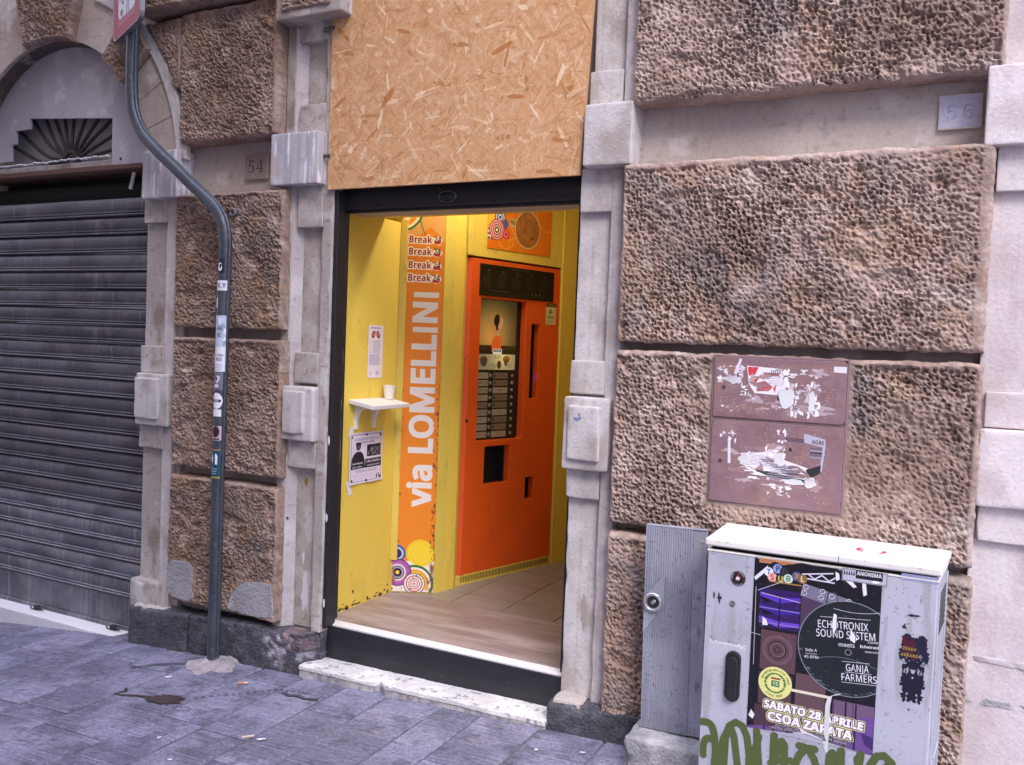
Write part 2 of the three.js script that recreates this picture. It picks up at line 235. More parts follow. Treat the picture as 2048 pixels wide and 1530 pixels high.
// a pitted block: front at z = zf, its outline given by map(s, t) -> [x, y], its sides run back to zb
function pitBlock(map, w, h, o = {}) {
  const { zf = 0.12, zb = 0, cell = 0.021, depth = 0.02, seed = 1, step = 0.0039, rnd = false, smooth = [0.012, 0.012, 0.012, 0.012], calm } = o;
  const nx = Math.ceil(w / step), ny = Math.ceil(h / step), pos = [], uv = [], idx = [], loop = [];
  for (let j = 0; j <= ny; j++) for (let i = 0; i <= nx; i++) {
    const s = i / nx, t = j / ny, [x0, y0] = map(s, t), eL = s * w, eR = (1 - s) * w, eB = t * h, eT = (1 - t) * h, e = Math.min(eL, eR, eB, eT);
    const wob = 0.006 * Math.max(0, 1 - e / 0.04), x = x0 + wob * 2 * (fbm(x0 * 30, y0 * 30, 3, seed + 20) - 0.5), y = y0 + wob * 2 * (fbm(x0 * 30 + 50, y0 * 30, 3, seed + 21) - 0.5);
    const rr = 0.02 * (0.5 + fbm(x0 * 12, y0 * 12, 2, seed + 30)); let z = zf;
    const round = (q) => (q < rr ? rr - Math.sqrt(Math.max(0, rr * rr - (rr - q) * (rr - q))) : 0);
    z -= Math.min(round(eL) + round(eR) + round(eB) + round(eT), rr * 1.3);
    const ragg = 0.016 * (fbm(x0 * 40, y0 * 40, 2, seed + 40) - 0.45);
    let m = Math.min(sst(0, 0.012, eL - smooth[0] + ragg), sst(0, 0.012, eR - smooth[1] + ragg), sst(0, 0.012, eB - smooth[2] + ragg), sst(0, 0.012, eT - smooth[3] + ragg));
    if (e <= 0.0001) m = 0;
    const q = calm ? calm(x, y) : 0; m *= 1 - q;
    z -= m * depth * Math.max(pits(x, y, cell, seed, rnd), (rnd ? 0.35 : 0.5) * pits(x, y, cell * 0.52, seed + 300)) * (0.2 + 1.5 * fbm(x * 7, y * 7, 3, seed + 60));
    z -= (1 - q) * m * 0.011 * sst(0.6, 0.72, fbm(x * 12, y * 16, 3, seed + 95));
    z += (1 - q) * m * (0.014 * (fbm(x * 8, y * 8, 3, seed + 50) - 0.5) + (rnd ? 0.0045 : 0.006) * (fbm(x * 130, y * 130, 2, seed + 55) - 0.5)) - 0.004 * q;
    pos.push(x, y, z); uv.push(x, y);
  }
  const id = (i, j) => j * (nx + 1) + i;
  for (let j = 0; j < ny; j++) for (let i = 0; i < nx; i++) idx.push(id(i, j), id(i + 1, j), id(i, j + 1), id(i + 1, j), id(i + 1, j + 1), id(i, j + 1));
  for (let i = 0; i < nx; i++) loop.push(id(i, 0)); for (let j = 0; j < ny; j++) loop.push(id(nx, j)); for (let i = nx; i > 0; i--) loop.push(id(i, ny)); for (let j = ny; j > 0; j--) loop.push(id(0, j));
  const b0 = pos.length / 3, n = loop.length;
  for (const f of [0, 0.35, 1]) for (const k of loop) { const x = pos[k * 3], y = pos[k * 3 + 1], z = pos[k * 3 + 2]; pos.push(x, y, f === 0 ? z : lerp(z, zb, f)); uv.push(x + f * (z - zb), y + f * (z - zb)); }
  for (let q = 0; q < 2; q++) for (let k = 0; k < n; k++) { const a = b0 + q * n + k, b = b0 + q * n + ((k + 1) % n), c = a + n, d = b + n; idx.push(a, c, b, b, c, d); }
  const g = new THREE.BufferGeometry(); g.setAttribute('position', new THREE.Float32BufferAttribute(pos, 3)); g.setAttribute('uv', new THREE.Float32BufferAttribute(uv, 2)); g.setIndex(idx); g.computeVertexNormals(); return g;
}
const rect = (x0, x1, y0, y1) => [(s, t) => [lerp(x0, x1, s), lerp(y0, y1, t)], x1 - x0, y1 - y0];
// a flat printed sheet (w x h metres) with thickness, its picture on the front face, standing in the local xy plane
function sheet(w, h, t = 0.0012) { return new THREE.BoxGeometry(w, h, t); }
function ragShape(R, rx, ry, n = 28, rough = 0.4) { const s = new THREE.Shape(), q = ragged(R, n, rough); for (let i = 0; i < n; i++) { const a = (i / n) * 6.2832, k = q(i); i ? s.lineTo(Math.cos(a) * rx * k, Math.sin(a) * ry * k) : s.moveTo(Math.cos(a) * rx * k, Math.sin(a) * ry * k); } s.closePath(); return s; }
const extrude = (shape, depth, bevel = 0, o = {}) => boxUV(new THREE.ExtrudeGeometry(shape, { depth, bevelEnabled: bevel > 0, bevelSize: bevel, bevelThickness: bevel, bevelSegments: 2, curveSegments: 24, ...o }));
const shapeOf = (pts) => { const s = new THREE.Shape(); pts.forEach(([x, y], i) => (i ? s.lineTo(x, y) : s.moveTo(x, y))); s.closePath(); return s; };

// ---------------------------------------------------------------- ground
const gy = (x) => 0.021 + 0.036 * x - 0.02 * Math.max(0, -1 - x) ** 2 * (x > -6 ? 1 : 0) - (x <= -6 ? 0.5 + 0.1 * (-6 - x) : 0);
{
  const pave = struct('pavement');
  const g = new THREE.PlaneGeometry(80, 80, 160, 40); g.rotateX(-Math.PI / 2);
  const p = g.attributes.position; for (let i = 0; i < p.count; i++) p.setY(i, gy(p.getX(i)) - 0.008);
  g.computeVertexNormals(); part('joint_bed', boxUV(g), M.joint, pave);
  const R = rng(5), edges = [-4.1, -3.8, -3.52, -3.23, -2.95, -2.66, -2.38, -2.08, -1.79, -1.57, -1.285, -0.925, -0.672, -0.425, -0.185, 0.085, 0.28, 0.56, 0.84, 1.12, 1.4, 1.68, 1.96, 2.24, 2.5];
  const firstCut = { '-1.285': 1.03, '-0.425': 0.415, '-0.672': 0.77 };
  const slab = (x0, x1, z0, z1, mat, tilt) => {
    const c = 0.007, j = () => (R() - 0.5) * 0.008, up = (R() - 0.5) * 0.003;
    const q = [[x0 + j(), z1 + j()], [x1 + j(), z1 + j()], [x1 + j(), z0 + j()], [x0 + j(), z0 + j()]], pos = [], cx = (x0 + x1) / 2, cz = (z0 + z1) / 2;
    const top = (x, z) => gy(x) + up + tilt[0] * (x - cx) + tilt[1] * (z - cz), V = (x, y, z) => [x, y, z];
    const T = q.map(([x, z]) => { const X = x + Math.sign(cx - x) * c, Z = z + Math.sign(cz - z) * c; return V(X, top(X, Z), Z); }), E = q.map(([x, z]) => V(x, top(x, z) - 0.005, z)), B = q.map(([x, z]) => V(x, gy(x) - 0.06, z));
    const quad = (a, b, d, e) => pos.push(...a, ...b, ...d, ...a, ...d, ...e);
    quad(T[0], T[1], T[2], T[3]);
    for (let i = 0; i < 4; i++) { const k = (i + 1) % 4; quad(E[i], E[k], T[k], T[i]); quad(B[i], B[k], E[k], E[i]); }
    const g = new THREE.BufferGeometry(); g.setAttribute('position', new THREE.Float32BufferAttribute(pos, 3)); g.computeVertexNormals(); boxUV(g);
    const uv = g.attributes.uv, ou = R() * 3, ov = R() * 3; for (let i = 0; i < uv.count; i++) uv.setXY(i, uv.getX(i) + ou, uv.getY(i) + ov);
    part('paving_stone', g, mat, pave);
  };
  for (let i = 0; i < edges.length - 1; i++) {
    let z = -0.02 - R() * 0.2; const far = i < 8 || i > 16;
    const cut = firstCut[String(edges[i])];
    let stops = [z]; if (cut) stops.push(cut); while (stops[stops.length - 1] < (far ? 3.2 : 3.6)) stops.push(stops[stops.length - 1] + 0.42 + R() * 0.36);
    for (let k = 0; k < stops.length - 1; k++) slab(edges[i] + 0.0045, edges[i + 1] - 0.0045, stops[k] + 0.004, stops[k + 1] - 0.004, M.paves[Math.floor(R() * 4)], [(R() - 0.5) * 0.006, (R() - 0.5) * 0.004]);
  }
}

// ---------------------------------------------------------------- the stone building
const roughen = (pts) => { const R = rng(Math.round(pts[0][0] * -100)), out = []; pts.forEach(([x, y], i) => { const [X, Y] = pts[(i + 1) % pts.length], n = Math.ceil(Math.hypot(X - x, Y - y) / 0.012); for (let k = 0; k < n; k++) out.push([lerp(x, X, k / n) + (R() - 0.5) * 0.006, lerp(y, Y, k / n) + (R() - 0.5) * 0.006]); }); return out; };
const building = thing('stone_building', 'old palazzo ground floor of pitted rusticated blocks with smooth lime-washed door jambs', 'building');
{
  const s = shapeOf([[-14, -1], [14, -1], [14, 11], [-14, 11]]);
  const arch = new THREE.Path(); arch.moveTo(-3.49, -0.9); arch.lineTo(-1.86, -0.9); arch.lineTo(-1.86, 2.44); arch.absarc(-2.67, 2.44, 0.81, 0, Math.PI, false); arch.lineTo(-3.49, -0.9); s.holes.push(arch);
  const door = new THREE.Path(); door.moveTo(-0.76, -0.9); door.lineTo(0.67, -0.9); door.lineTo(0.67, 3.6); door.lineTo(-0.76, 3.6); door.closePath(); s.holes.push(door);
  const g = extrude(s, 0.3); g.translate(0, 0, -0.3); part('wall', g, M.wall, building);
  // pitted blocks of the right wall and of the pier
  const blk = (x0, x1, y0, y1, mat, o) => part('stone_block', pitBlock(...rect(x0, x1, y0, y1), o), mat, building);
  const hatchCalm = (x, y) => sst(0.03, 0.0, Math.max(1.199 - x, x - 1.672, 1.05 - y, y - 1.597));
  blk(0.835, 2.09, 2.556, 3.34, M.stoneR, { seed: 3, smooth: [0, 0.012, 0, 0], depth: 0.018, rnd: true, cell: 0.0165 });
  blk(0.81, 2.08, 1.637, 2.325, M.stoneR, { seed: 8, smooth: [0.008, 0.034, 0.0, 0.022], depth: 0.018, rnd: true, cell: 0.0165 });
  blk(0.81, 2.082, 0.922, 1.603, M.stoneR, { seed: 14, smooth: [0.004, 0.016, 0, 0.014], depth: 0.018, rnd: true, cell: 0.0165, calm: hatchCalm });
  blk(0.808, 2.086, 0.15, 0.886, M.stoneR, { seed: 19, smooth: [0.004, 0.004, 0, 0.02], depth: 0.018, rnd: true, cell: 0.0165 });
  const L = { cell: 0.0155, depth: 0.016, step: 0.0043 };
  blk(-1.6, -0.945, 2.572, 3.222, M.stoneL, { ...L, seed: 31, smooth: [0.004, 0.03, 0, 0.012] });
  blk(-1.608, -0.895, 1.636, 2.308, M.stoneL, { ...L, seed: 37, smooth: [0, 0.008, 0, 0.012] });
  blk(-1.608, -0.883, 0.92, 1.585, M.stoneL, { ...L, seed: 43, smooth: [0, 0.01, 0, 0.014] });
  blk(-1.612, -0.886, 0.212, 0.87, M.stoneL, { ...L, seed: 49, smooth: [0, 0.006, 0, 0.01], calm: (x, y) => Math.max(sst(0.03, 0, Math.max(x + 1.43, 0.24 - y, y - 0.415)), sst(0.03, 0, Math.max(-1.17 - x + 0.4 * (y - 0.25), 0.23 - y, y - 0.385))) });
  blk(-1.86, -0.95, 3.24, 3.7, M.stoneL, { ...L, seed: 55, zf: 0.19, step: 0.007 });
  part('mortar_patch', (() => { const g = extrude(shapeOf(roughen([[-1.6, 0.25], [-1.606, 0.39], [-1.57, 0.42], [-1.46, 0.428], [-1.425, 0.4], [-1.432, 0.3], [-1.418, 0.255], [-1.46, 0.228], [-1.56, 0.236]])), 0.005, 0.002); g.translate(0, 0, 0.1115); return g; })(), M.mortar, building);
  part('mortar_patch', (() => { const g = extrude(shapeOf(roughen([[-1.185, 0.235], [-1.16, 0.3], [-1.1, 0.37], [-1.02, 0.392], [-0.91, 0.4], [-0.895, 0.33], [-0.893, 0.242], [-1.0, 0.226]])), 0.005, 0.002); g.translate(0, 0, 0.1115); return g; })(), M.mortar, building);
  const RP = rng(63), patch = (x, y, z, rx, ry, mat) => part('paint_patch', extrude(ragShape(RP, rx, ry, 40, 0.65), 0.0006).translate(x, y, z), mat, building), limewash = flat(0.66, 0.65, 0.7, 0.9);
  patch(-0.868, 0.31, 0.05, 0.02, 0.11, limewash); patch(-0.862, 0.46, 0.046, 0.012, 0.07, limewash); patch(-0.775, 0.37, 0.0212, 0.028, 0.12, limewash); patch(-0.79, 0.53, 0.0212, 0.014, 0.04, limewash); patch(-0.785, 0.905, 0.0212, 0.012, 0.032, flat(0.3, 0.16, 0.04, 0.9)); patch(-0.87, 0.72, 0.05, 0.012, 0.01, flat(0.03, 0.02, 0.03, 0.9)); patch(0.66, 1.33, 0.1186, 0.03, 0.022, flat(0.2, 0.22, 0.36, 0.9)); patch(0.69, 0.52, 0.0312, 0.02, 0.09, flat(0.36, 0.32, 0.29, 0.9));
  // jambs: stoneBox pieces [name, x0, x1, y0, y1, z1, material]
  const J = (name, x0, x1, y0, y1, z1, mat, o = {}) => part(name, stoneBox(x0, x1, y0, y1, o.z0 ?? -0.06, z1, { seed: Math.round(x0 * 100 + y0 * 37 + 500), amp: 0.0018, cell: 0.05, r: 0.006, ...o }), mat, building);
  // right door jamb
  J('jamb_slab', 0.6, 0.81, 0.1, 2.4, 0.03, M.jamb, { z0: -0.1 }); J('jamb_slab', 0.632, 0.84, 2.4, 3.6, 0.02, M.jamb, { z0: -0.1 });
  J('jamb_margin', 0.742, 0.808, 0.12, 2.335, 0.062, M.jamb, { r: 0.014, chips: 0.2 }); J('jamb_margin', 0.775, 0.842, 2.56, 3.6, 0.06, M.jamb, { r: 0.014, chips: 0.2 });
  J('jamb_step', 0.609, 0.748, 2.153, 2.33, 0.058, M.jamb); J('jamb_block', 0.637, 0.836, 2.325, 2.568, 0.12, M.jamb, { r: 0.008 }); J('jamb_step', 0.632, 0.772, 2.56, 2.712, 0.06, M.jamb);
  J('jamb_step', 0.597, 0.746, 1.42, 1.555, 0.058, M.jamb); J('jamb_block', 0.59, 0.786, 1.113, 1.408, 0.1, M.jamb, { r: 0.012 }); J('jamb_tablet', 0.618, 0.752, 1.155, 1.372, 0.118, M.jamb, { r: 0.008 }); J('jamb_step', 0.597, 0.742, 0.99, 1.118, 0.058, M.jamb);
  // left door jamb
  J('jamb_slab', -0.945, -0.645, 0.19, 3.6, 0.02, M.jambDirty, { z0: -0.016 });
  J('jamb_margin', -0.94, -0.889, 0.12, 3.1, 0.06, M.jambDirty, { chips: 0.2 }); J('jamb_margin', -0.706, -0.645, 0.19, 3.1, 0.06, M.jambDirty, { r: 0.009 });
  { const g = extrude(shapeOf([[-0.9, 0], [-0.886, 0.056], [-0.843, 0.022], [-0.835, 0]]), 2.95); g.rotateX(-Math.PI / 2); const p = g.attributes.position; for (let i = 0; i < p.count; i++) { const z = -p.getZ(i); p.setZ(i, z); } const ix = []; for (let i = 0; i < p.count; i += 3) ix.push(i, i + 2, i + 1); g.setIndex(ix); const q = g.toNonIndexed(); q.computeVertexNormals(); q.translate(0, 0.13, 0); part('jamb_bevel', boxUV(q), M.jamb, building); }
  J('jamb_step', -0.85, -0.7, 2.13, 2.335, 0.064, M.jambDirty); J('jamb_block', -0.978, -0.69, 2.325, 2.57, 0.12, M.streaky, { r: 0.008 }); J('jamb_step', -0.868, -0.7, 2.56, 2.712, 0.063, M.jambDirty, { amp: 0.006, cell: 0.02 }); J('jamb_step', -0.868, -0.7, 3.005, 3.1, 0.063, M.jambDirty);
  J('jamb_step', -0.845, -0.7, 1.385, 1.532, 0.064, M.jambDirty); J('jamb_block', -0.885, -0.695, 1.112, 1.372, 0.1, M.jamb, { r: 0.01 }); J('jamb_tablet', -0.868, -0.742, 1.142, 1.348, 0.118, M.jamb, { r: 0.008 }); J('jamb_step', -0.872, -0.703, 0.975, 1.116, 0.064, M.jambDirty);
  J('corner_stone', -0.935, -0.55, 3.085, 3.7, 0.16, M.jambDirty, { r: 0.012 }); part('corner_stone', pitBlock(...rect(-0.9, -0.61, 3.118, 3.6), { zf: 0.176, zb: 0.1, cell: 0.0175, depth: 0.016, seed: 77 }), M.stoneL, building);
  // jamb beside the shutter
  J('jamb_slab', -1.905, -1.62, 0.05, 2.45, 0.035, M.jambDirty, { z0: -0.3 }); J('jamb_margin', -1.735, -1.66, 0.1, 2.33, 0.06, M.jamb, { r: 0.012, chips: 0.2 });
  J('jamb_step', -1.895, -1.728, 2.18, 2.32, 0.066, M.jambDirty); J('jamb_block', -1.858, -1.606, 2.298, 2.545, 0.12, M.streaky, { r: 0.008 });
  J('jamb_step', -1.9, -1.728, 1.385, 1.53, 0.066, M.jambDirty); J('jamb_block', -1.893, -1.656, 1.11, 1.385, 0.1, M.jamb, { r: 0.01 }); J('jamb_tablet', -1.882, -1.712, 1.145, 1.36, 0.118, M.jamb, { r: 0.008 }); J('jamb_step', -1.9, -1.724, 0.983, 1.115, 0.066, M.jambDirty);
  J('jamb_base', -1.93, -1.712, 0.1, 0.272, 0.085, M.jambDirty, { r: 0.02 });
  // right pilaster
  J('pilaster_slab', 2.07, 2.75, 0.0, 3.6, 0.045, M.pilaster, { z0: -0.06, cell: 0.08 });
  J('pilaster_block', 2.043, 2.7, 2.31, 2.568, 0.12, M.pilaster, { r: 0.008 }); J('pilaster_step', 2.085, 2.7, 2.168, 2.315, 0.075, M.pilaster); J('pilaster_step', 2.093, 2.7, 1.394, 1.512, 0.062, M.pilaster); J('pilaster_block', 2.078, 2.7, 1.132, 1.39, 0.1, M.pilaster, { r: 0.012 }); J('pilaster_step', 2.088, 2.7, 1.013, 1.138, 0.07, M.pilaster);
  J('mortar_ridge', 2.09, 2.7, 0.6, 0.622, 0.0475, M.jamb, { amp: 0.008, cell: 0.012, r: 0.004 }); J('mortar_ridge', 2.08, 2.7, 0.455, 0.485, 0.0485, M.mortar, { amp: 0.01, cell: 0.012, r: 0.004 });
  part('red_plaster', (() => { const g = extrude(ragShape(rng(3), 0.07, 0.16, 30, 0.25), 0.003); g.translate(2.2, 2.78, 0.0455); return g; })(), flat(0.36, 0.09, 0.075, 0.9), building);
  // plinth stones
  const veins = (x, y, z) => { const d = Math.hypot((x + 0.79) / 0.15, (y - 0.11) / 0.12), n = fbm(x * 26, y * 26 + z * 20, 4, 881), k = sst(1.05, 0.5, d + (n - 0.5) * 0.9); if (k <= 0) return [1, 1, 1]; const q = fbm(x * 18 + 7, y * 18, 4, 887); const c = q > 0.54 ? [5.0, 4.7, 4.5] : q < 0.36 ? [3.0, 2.1, 1.9] : [1.2, 1.15, 1.15]; return [lerp(1, c[0], k), lerp(1, c[1], k), lerp(1, c[2], k)]; };
  const ones = () => [1, 1, 1];
  const pl = (x0, x1, y0, y1, o = {}) => part('plinth_stone', stoneBox(x0, x1, y0, y1, -0.25, 0.13, { r: 0.018, amp: 0.008, cell: 0.018, chips: 1, seed: Math.round(x0 * 70 + 900), shear: 0.045, colour: ones, ...o }), M.plinth, building);
  pl(-1.882, -1.45, -0.3, 0.146); { const m = pl(-1.447, -0.652, -0.3, 0.18, { colour: veins, amp: 0.013, cell: 0.014, seed: 950 }), p = m.geometry.attributes.position; for (let i = 0; i < p.count; i++) { const x = p.getX(i), z = p.getZ(i), lim = 0.13 - Math.max(0, x + 0.715) * 1.3; if (z > lim) p.setZ(i, lim + (z - 0.13) * 0.6); } m.geometry.computeVertexNormals(); }
  pl(0.58, 1.0, -0.3, 0.168, { shear: 0.06 }); pl(1.003, 2.9, -0.3, 0.21, { shear: 0.02, cell: 0.03 });
  part('mortar_cap', (() => { const g = stoneBox(0.6, 0.73, 0.12, 0.172, 0.02, 0.118, { r: 0.02, amp: 0.008, cell: 0.015, seed: 71 }); return g; })(), M.mortarLight, building);
  part('mortar_cap', stoneBox(-1.86, -1.63, 0.09, 0.152, 0.04, 0.122, { r: 0.025, amp: 0.01, cell: 0.015, seed: 72 }), M.mortarLight, building);
  // arch over the shutter: smooth and pitted voussoirs
  const cx = -2.67, cy = 2.44, deg = Math.PI / 180;
  const wedge = (a0, a1, r0, r1, z1) => { const s = new THREE.Shape(); s.absarc(cx, cy, r0, a0 * deg, a1 * deg, false); s.absarc(cx, cy, r1, a1 * deg, a0 * deg, true); s.closePath(); const g = extrude(s, z1 + 0.29, 0.005, { curveSegments: 10 }); g.translate(0, 0, -0.29); part('arch_stone', g, M.arch, building); };
  for (const [a, b] of [[7, 16.2], [16.9, 27.6], [28.3, 37.2], [53.4, 74.6], [104.4, 126.6], [142.4, 152], [152.6, 163], [163.6, 173]]) wedge(a, b, 0.795, 1.075, 0.066);
  for (const [a, b, sd] of [[37.7, 53, 61], [75, 104, 64], [127, 142, 67]]) part('arch_stone', pitBlock((s, t) => { const A = lerp(b, a, s) * deg, r = lerp(0.788, sd === 61 ? 1.05 : 1.18, t); return [cx + r * Math.cos(A), cy + r * Math.sin(A)]; }, 0.95 * (b - a) * deg, 0.39, { zf: 0.12, zb: -0.28, cell: 0.0175, depth: 0.017, seed: sd, step: 0.0055 }), M.stoneL, building);
  part('stone_block', pitBlock((s, t) => { const y = lerp(2.86, 3.215, t), x = cx + Math.sqrt(1.1 * 1.1 - (y - cy) ** 2); return [lerp(x, -1.612, s), y]; }, 0.2, 0.36, { zf: 0.105, cell: 0.0175, depth: 0.016, seed: 70, smooth: [0, 0.03, 0, 0] }), M.stoneL, building);
}
{ const s = new THREE.Shape(); s.absarc(-2.67, 2.44, 1.035, 0.06, 1.2, false); s.absarc(-2.67, 2.44, 1.085, 1.2, 0.06, true); s.closePath(); part('arch_rim', extrude(s, 0.03, 0.008, { curveSegments: 30 }).translate(0, 0, 0.052), M.jamb, building); }
{ const s = new THREE.Shape(); s.absarc(-2.67, 2.44, 0.784, 0.07, Math.PI - 0.07, false); s.absarc(-2.67, 2.44, 0.7945, Math.PI - 0.07, 0.07, true); s.closePath(); part('arch_shade_lining', extrude(s, 0.32, 0, { curveSegments: 48 }).translate(0, 0, -0.27), M.soffitShade, building); }  // thin ring added along the arch underside, coloured dark to deepen the soffit shade
// the house across the street, behind the camera: it narrows the sky
{
  const o = thing('opposite_building', 'plain plastered house across the narrow street, outside the picture', 'building');
  part('wall', bx(-14, 3.0, -1, 13, 5.0, 5.4), flat(0.5, 0.42, 0.36, 0.95), o);
  const win = bx(-0.45, 0.45, 0, 1.5, 4.95, 5.0), pane = bx(-0.4, 0.4, 0.05, 1.45, 4.94, 4.95), fr = flat(0.1, 0.2, 0.14, 0.7), gl = flat(0.05, 0.06, 0.07, 0.1);
  for (const x of [-12, -9.5, -7, -4.5, -2, 0.5]) for (const y of [1.1, 4.5]) { const w = part('window', win, fr, o); w.position.set(x, y, 0); part('pane', pane, gl, w); }
}

// ---------------------------------------------------------------- house numbers
function plaque(x0, x1, y0, y1, num, bg, ink, label) {
  const w = x1 - x0, h = y1 - y0, t = thing('house_number_plaque', label, 'house number', null, [(x0 + x1) / 2, (y0 + y1) / 2, 0]);
  part('slab', rb(-w / 2, w / 2, -h / 2, h / 2, 0, 0.016, 0.003), bg, t);
  const map = printCanvas(w * 1000, h * 1000, 2.4, (g) => { const R = rng(num); for (let i = 0; i < 60; i++) { g.globalAlpha = 0.18; rag(g, R, R() * w * 1000, R() * h * 1000, 3 + R() * 14, 2 + R() * 8, R() > 0.5 ? ink[1] : ink[2]); } g.globalAlpha = 1; String(num).split('').forEach((c, i) => { const x = w * 1000 * (0.3 + 0.4 * i); if (ink[3]) { text(g, c, x, h * 520, h * 640, ink[0], { font: 'serif' }); text(g, c, x + 1.6, h * 520 + 1, h * 640, ink[4], { font: 'serif', sx: 0.97 }); } else text(g, c, x, h * 520, h * 680, ink[0], { font: 'serif' }); }); }, ink[5]);
  const f = part('face', sheet(w - 0.008, h - 0.008, 0.001), std({ map, roughness: 0.8 }), t); f.position.z = 0.0165; return t;
}
plaque(-1.24, -1.094, 2.385, 2.517, 54, M.wall, ['#43353a', '#8d7c76', '#b3a29c', 0, '', '#8b7a75'], 'worn brownish plaque numbered 54 in the recess of the left pier');
plaque(1.902, 2.034, 2.396, 2.512, 56, M.marble, ['#5a5a78', '#8f90a8', '#d2cfdc', 1, '#aeadc4', '#b9b8cc'], 'pale marble plaque with engraved 56 in the recess at upper right');

// ---------------------------------------------------------------- roller shutter, sill, hoarding and fanlight in the arch
{
  const t = thing('roller_shutter', 'dark grey closed roller shutter with dusty rain streaks under the arch', 'roller shutter', null, [-2.68, 0, -0.02]);
  const P = 0.1013, pts = [[0, -0.008], [0.001, 0.004], [0.004, 0.0085], [0.009, 0.0095], [0.013, 0.006], [0.0145, 0.0], [0.0165, 0.0], [0.019, 0.0055], [0.023, 0.0065], [0.0265, 0.002], [0.031, 0.0025], [0.045, 0.0065], [0.06, 0.0078], [0.075, 0.0065], [0.089, 0.0025], [0.095, -0.003], [P - 0.0005, -0.01], [P - 0.0005, -0.016], [0, -0.016]];
  const slats = [0, 1, 2].map((k) => { const g = extrude(shapeOf(pts.map(([y, z]) => [-z, y])), 1.6); g.rotateY(Math.PI / 2); g.translate(-0.8, 0, 0); boxUV(g); const uv = g.attributes.uv; for (let i = 0; i < uv.count; i++) uv.setXY(i, uv.getX(i) + k * 0.43, uv.getY(i) + k * 0.31); return g; });
  const R = rng(77);
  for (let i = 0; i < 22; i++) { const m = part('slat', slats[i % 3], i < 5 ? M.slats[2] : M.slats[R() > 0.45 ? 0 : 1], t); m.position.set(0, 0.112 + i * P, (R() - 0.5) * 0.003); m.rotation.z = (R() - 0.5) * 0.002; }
  const bar = part('bottom_rail', rb(-0.8, 0.8, -0.075, 0.108, -0.012, 0.002, 0.003), M.slats[2], t); part('rail_lip', rb(-0.8, 0.8, -0.074, -0.05, 0.0025, 0.012, 0.003), M.slats[2], bar);
  part('roller', (() => { const g = new THREE.CylinderGeometry(0.05, 0.05, 1.6, 20); g.rotateZ(Math.PI / 2); g.translate(0, 2.41, -0.15); return g; })(), flat(0.012, 0.011, 0.012, 0.9), t);
  part('box_back', bx(-0.81, 0.81, 2.3, 2.56, -0.24, -0.2), flat(0.01, 0.009, 0.01, 0.9), t);
  const lip = part('box_lip', rb(-0.8, 0.78, 2.503, 2.53, -0.2, -0.005, 0.004), M.rust, t); part('ledge', rb(-0.8, 0.395, 2.53, 2.562, -0.15, -0.012, 0.006), M.jambDirty, lip);
  const st = part('strap', rb(-0.012, 0.012, -0.05, 0.045, -0.004, 0.004, 0.002), M.mortar, t); st.position.set(0.58, 2.435, -0.005); st.rotation.z = -0.3;
}
single('marble_sill', stoneBox(-3.49, -1.885, -0.2, -0.074, -0.2, 0.09, { r: 0.006, amp: 0.003, cell: 0.05, seed: 12 }), M.white, 'white marble sill running under the closed shutter', 'sill');
function padlock(x, label) {
  const t = thing('shutter_lock', label, 'padlock', null, [x, -0.062, 0.012]), R = rng(Math.round(-x * 100));
  const b = part('body', rb(-0.022, 0.022, -0.014, 0.016, -0.006, 0.014, 0.006), M.darkIron, t); b.rotation.z = 0.15;
  const s = part('shackle', new THREE.TorusGeometry(0.017, 0.0045, 8, 20), M.steel, t); s.position.set(-0.02, 0.006, 0.012); s.rotation.set(0.5, 0.6, R());
  const u = part('hasp', rb(0.012, 0.05, -0.004, 0.01, -0.004, 0.006, 0.003), M.steel, t); u.rotation.z = -0.1;
  const v = part('shackle', new THREE.TorusGeometry(0.012, 0.0035, 8, 18), M.darkIron, t); v.position.set(0.03, 0.004, 0.01); v.rotation.set(1.0, 0.2, 0);
}
padlock(-2.79, 'rusty padlock on the shutter foot, the one nearer the left picture edge'); padlock(-2.13, 'rusty padlock on the shutter foot, the one nearer the stone plinth');
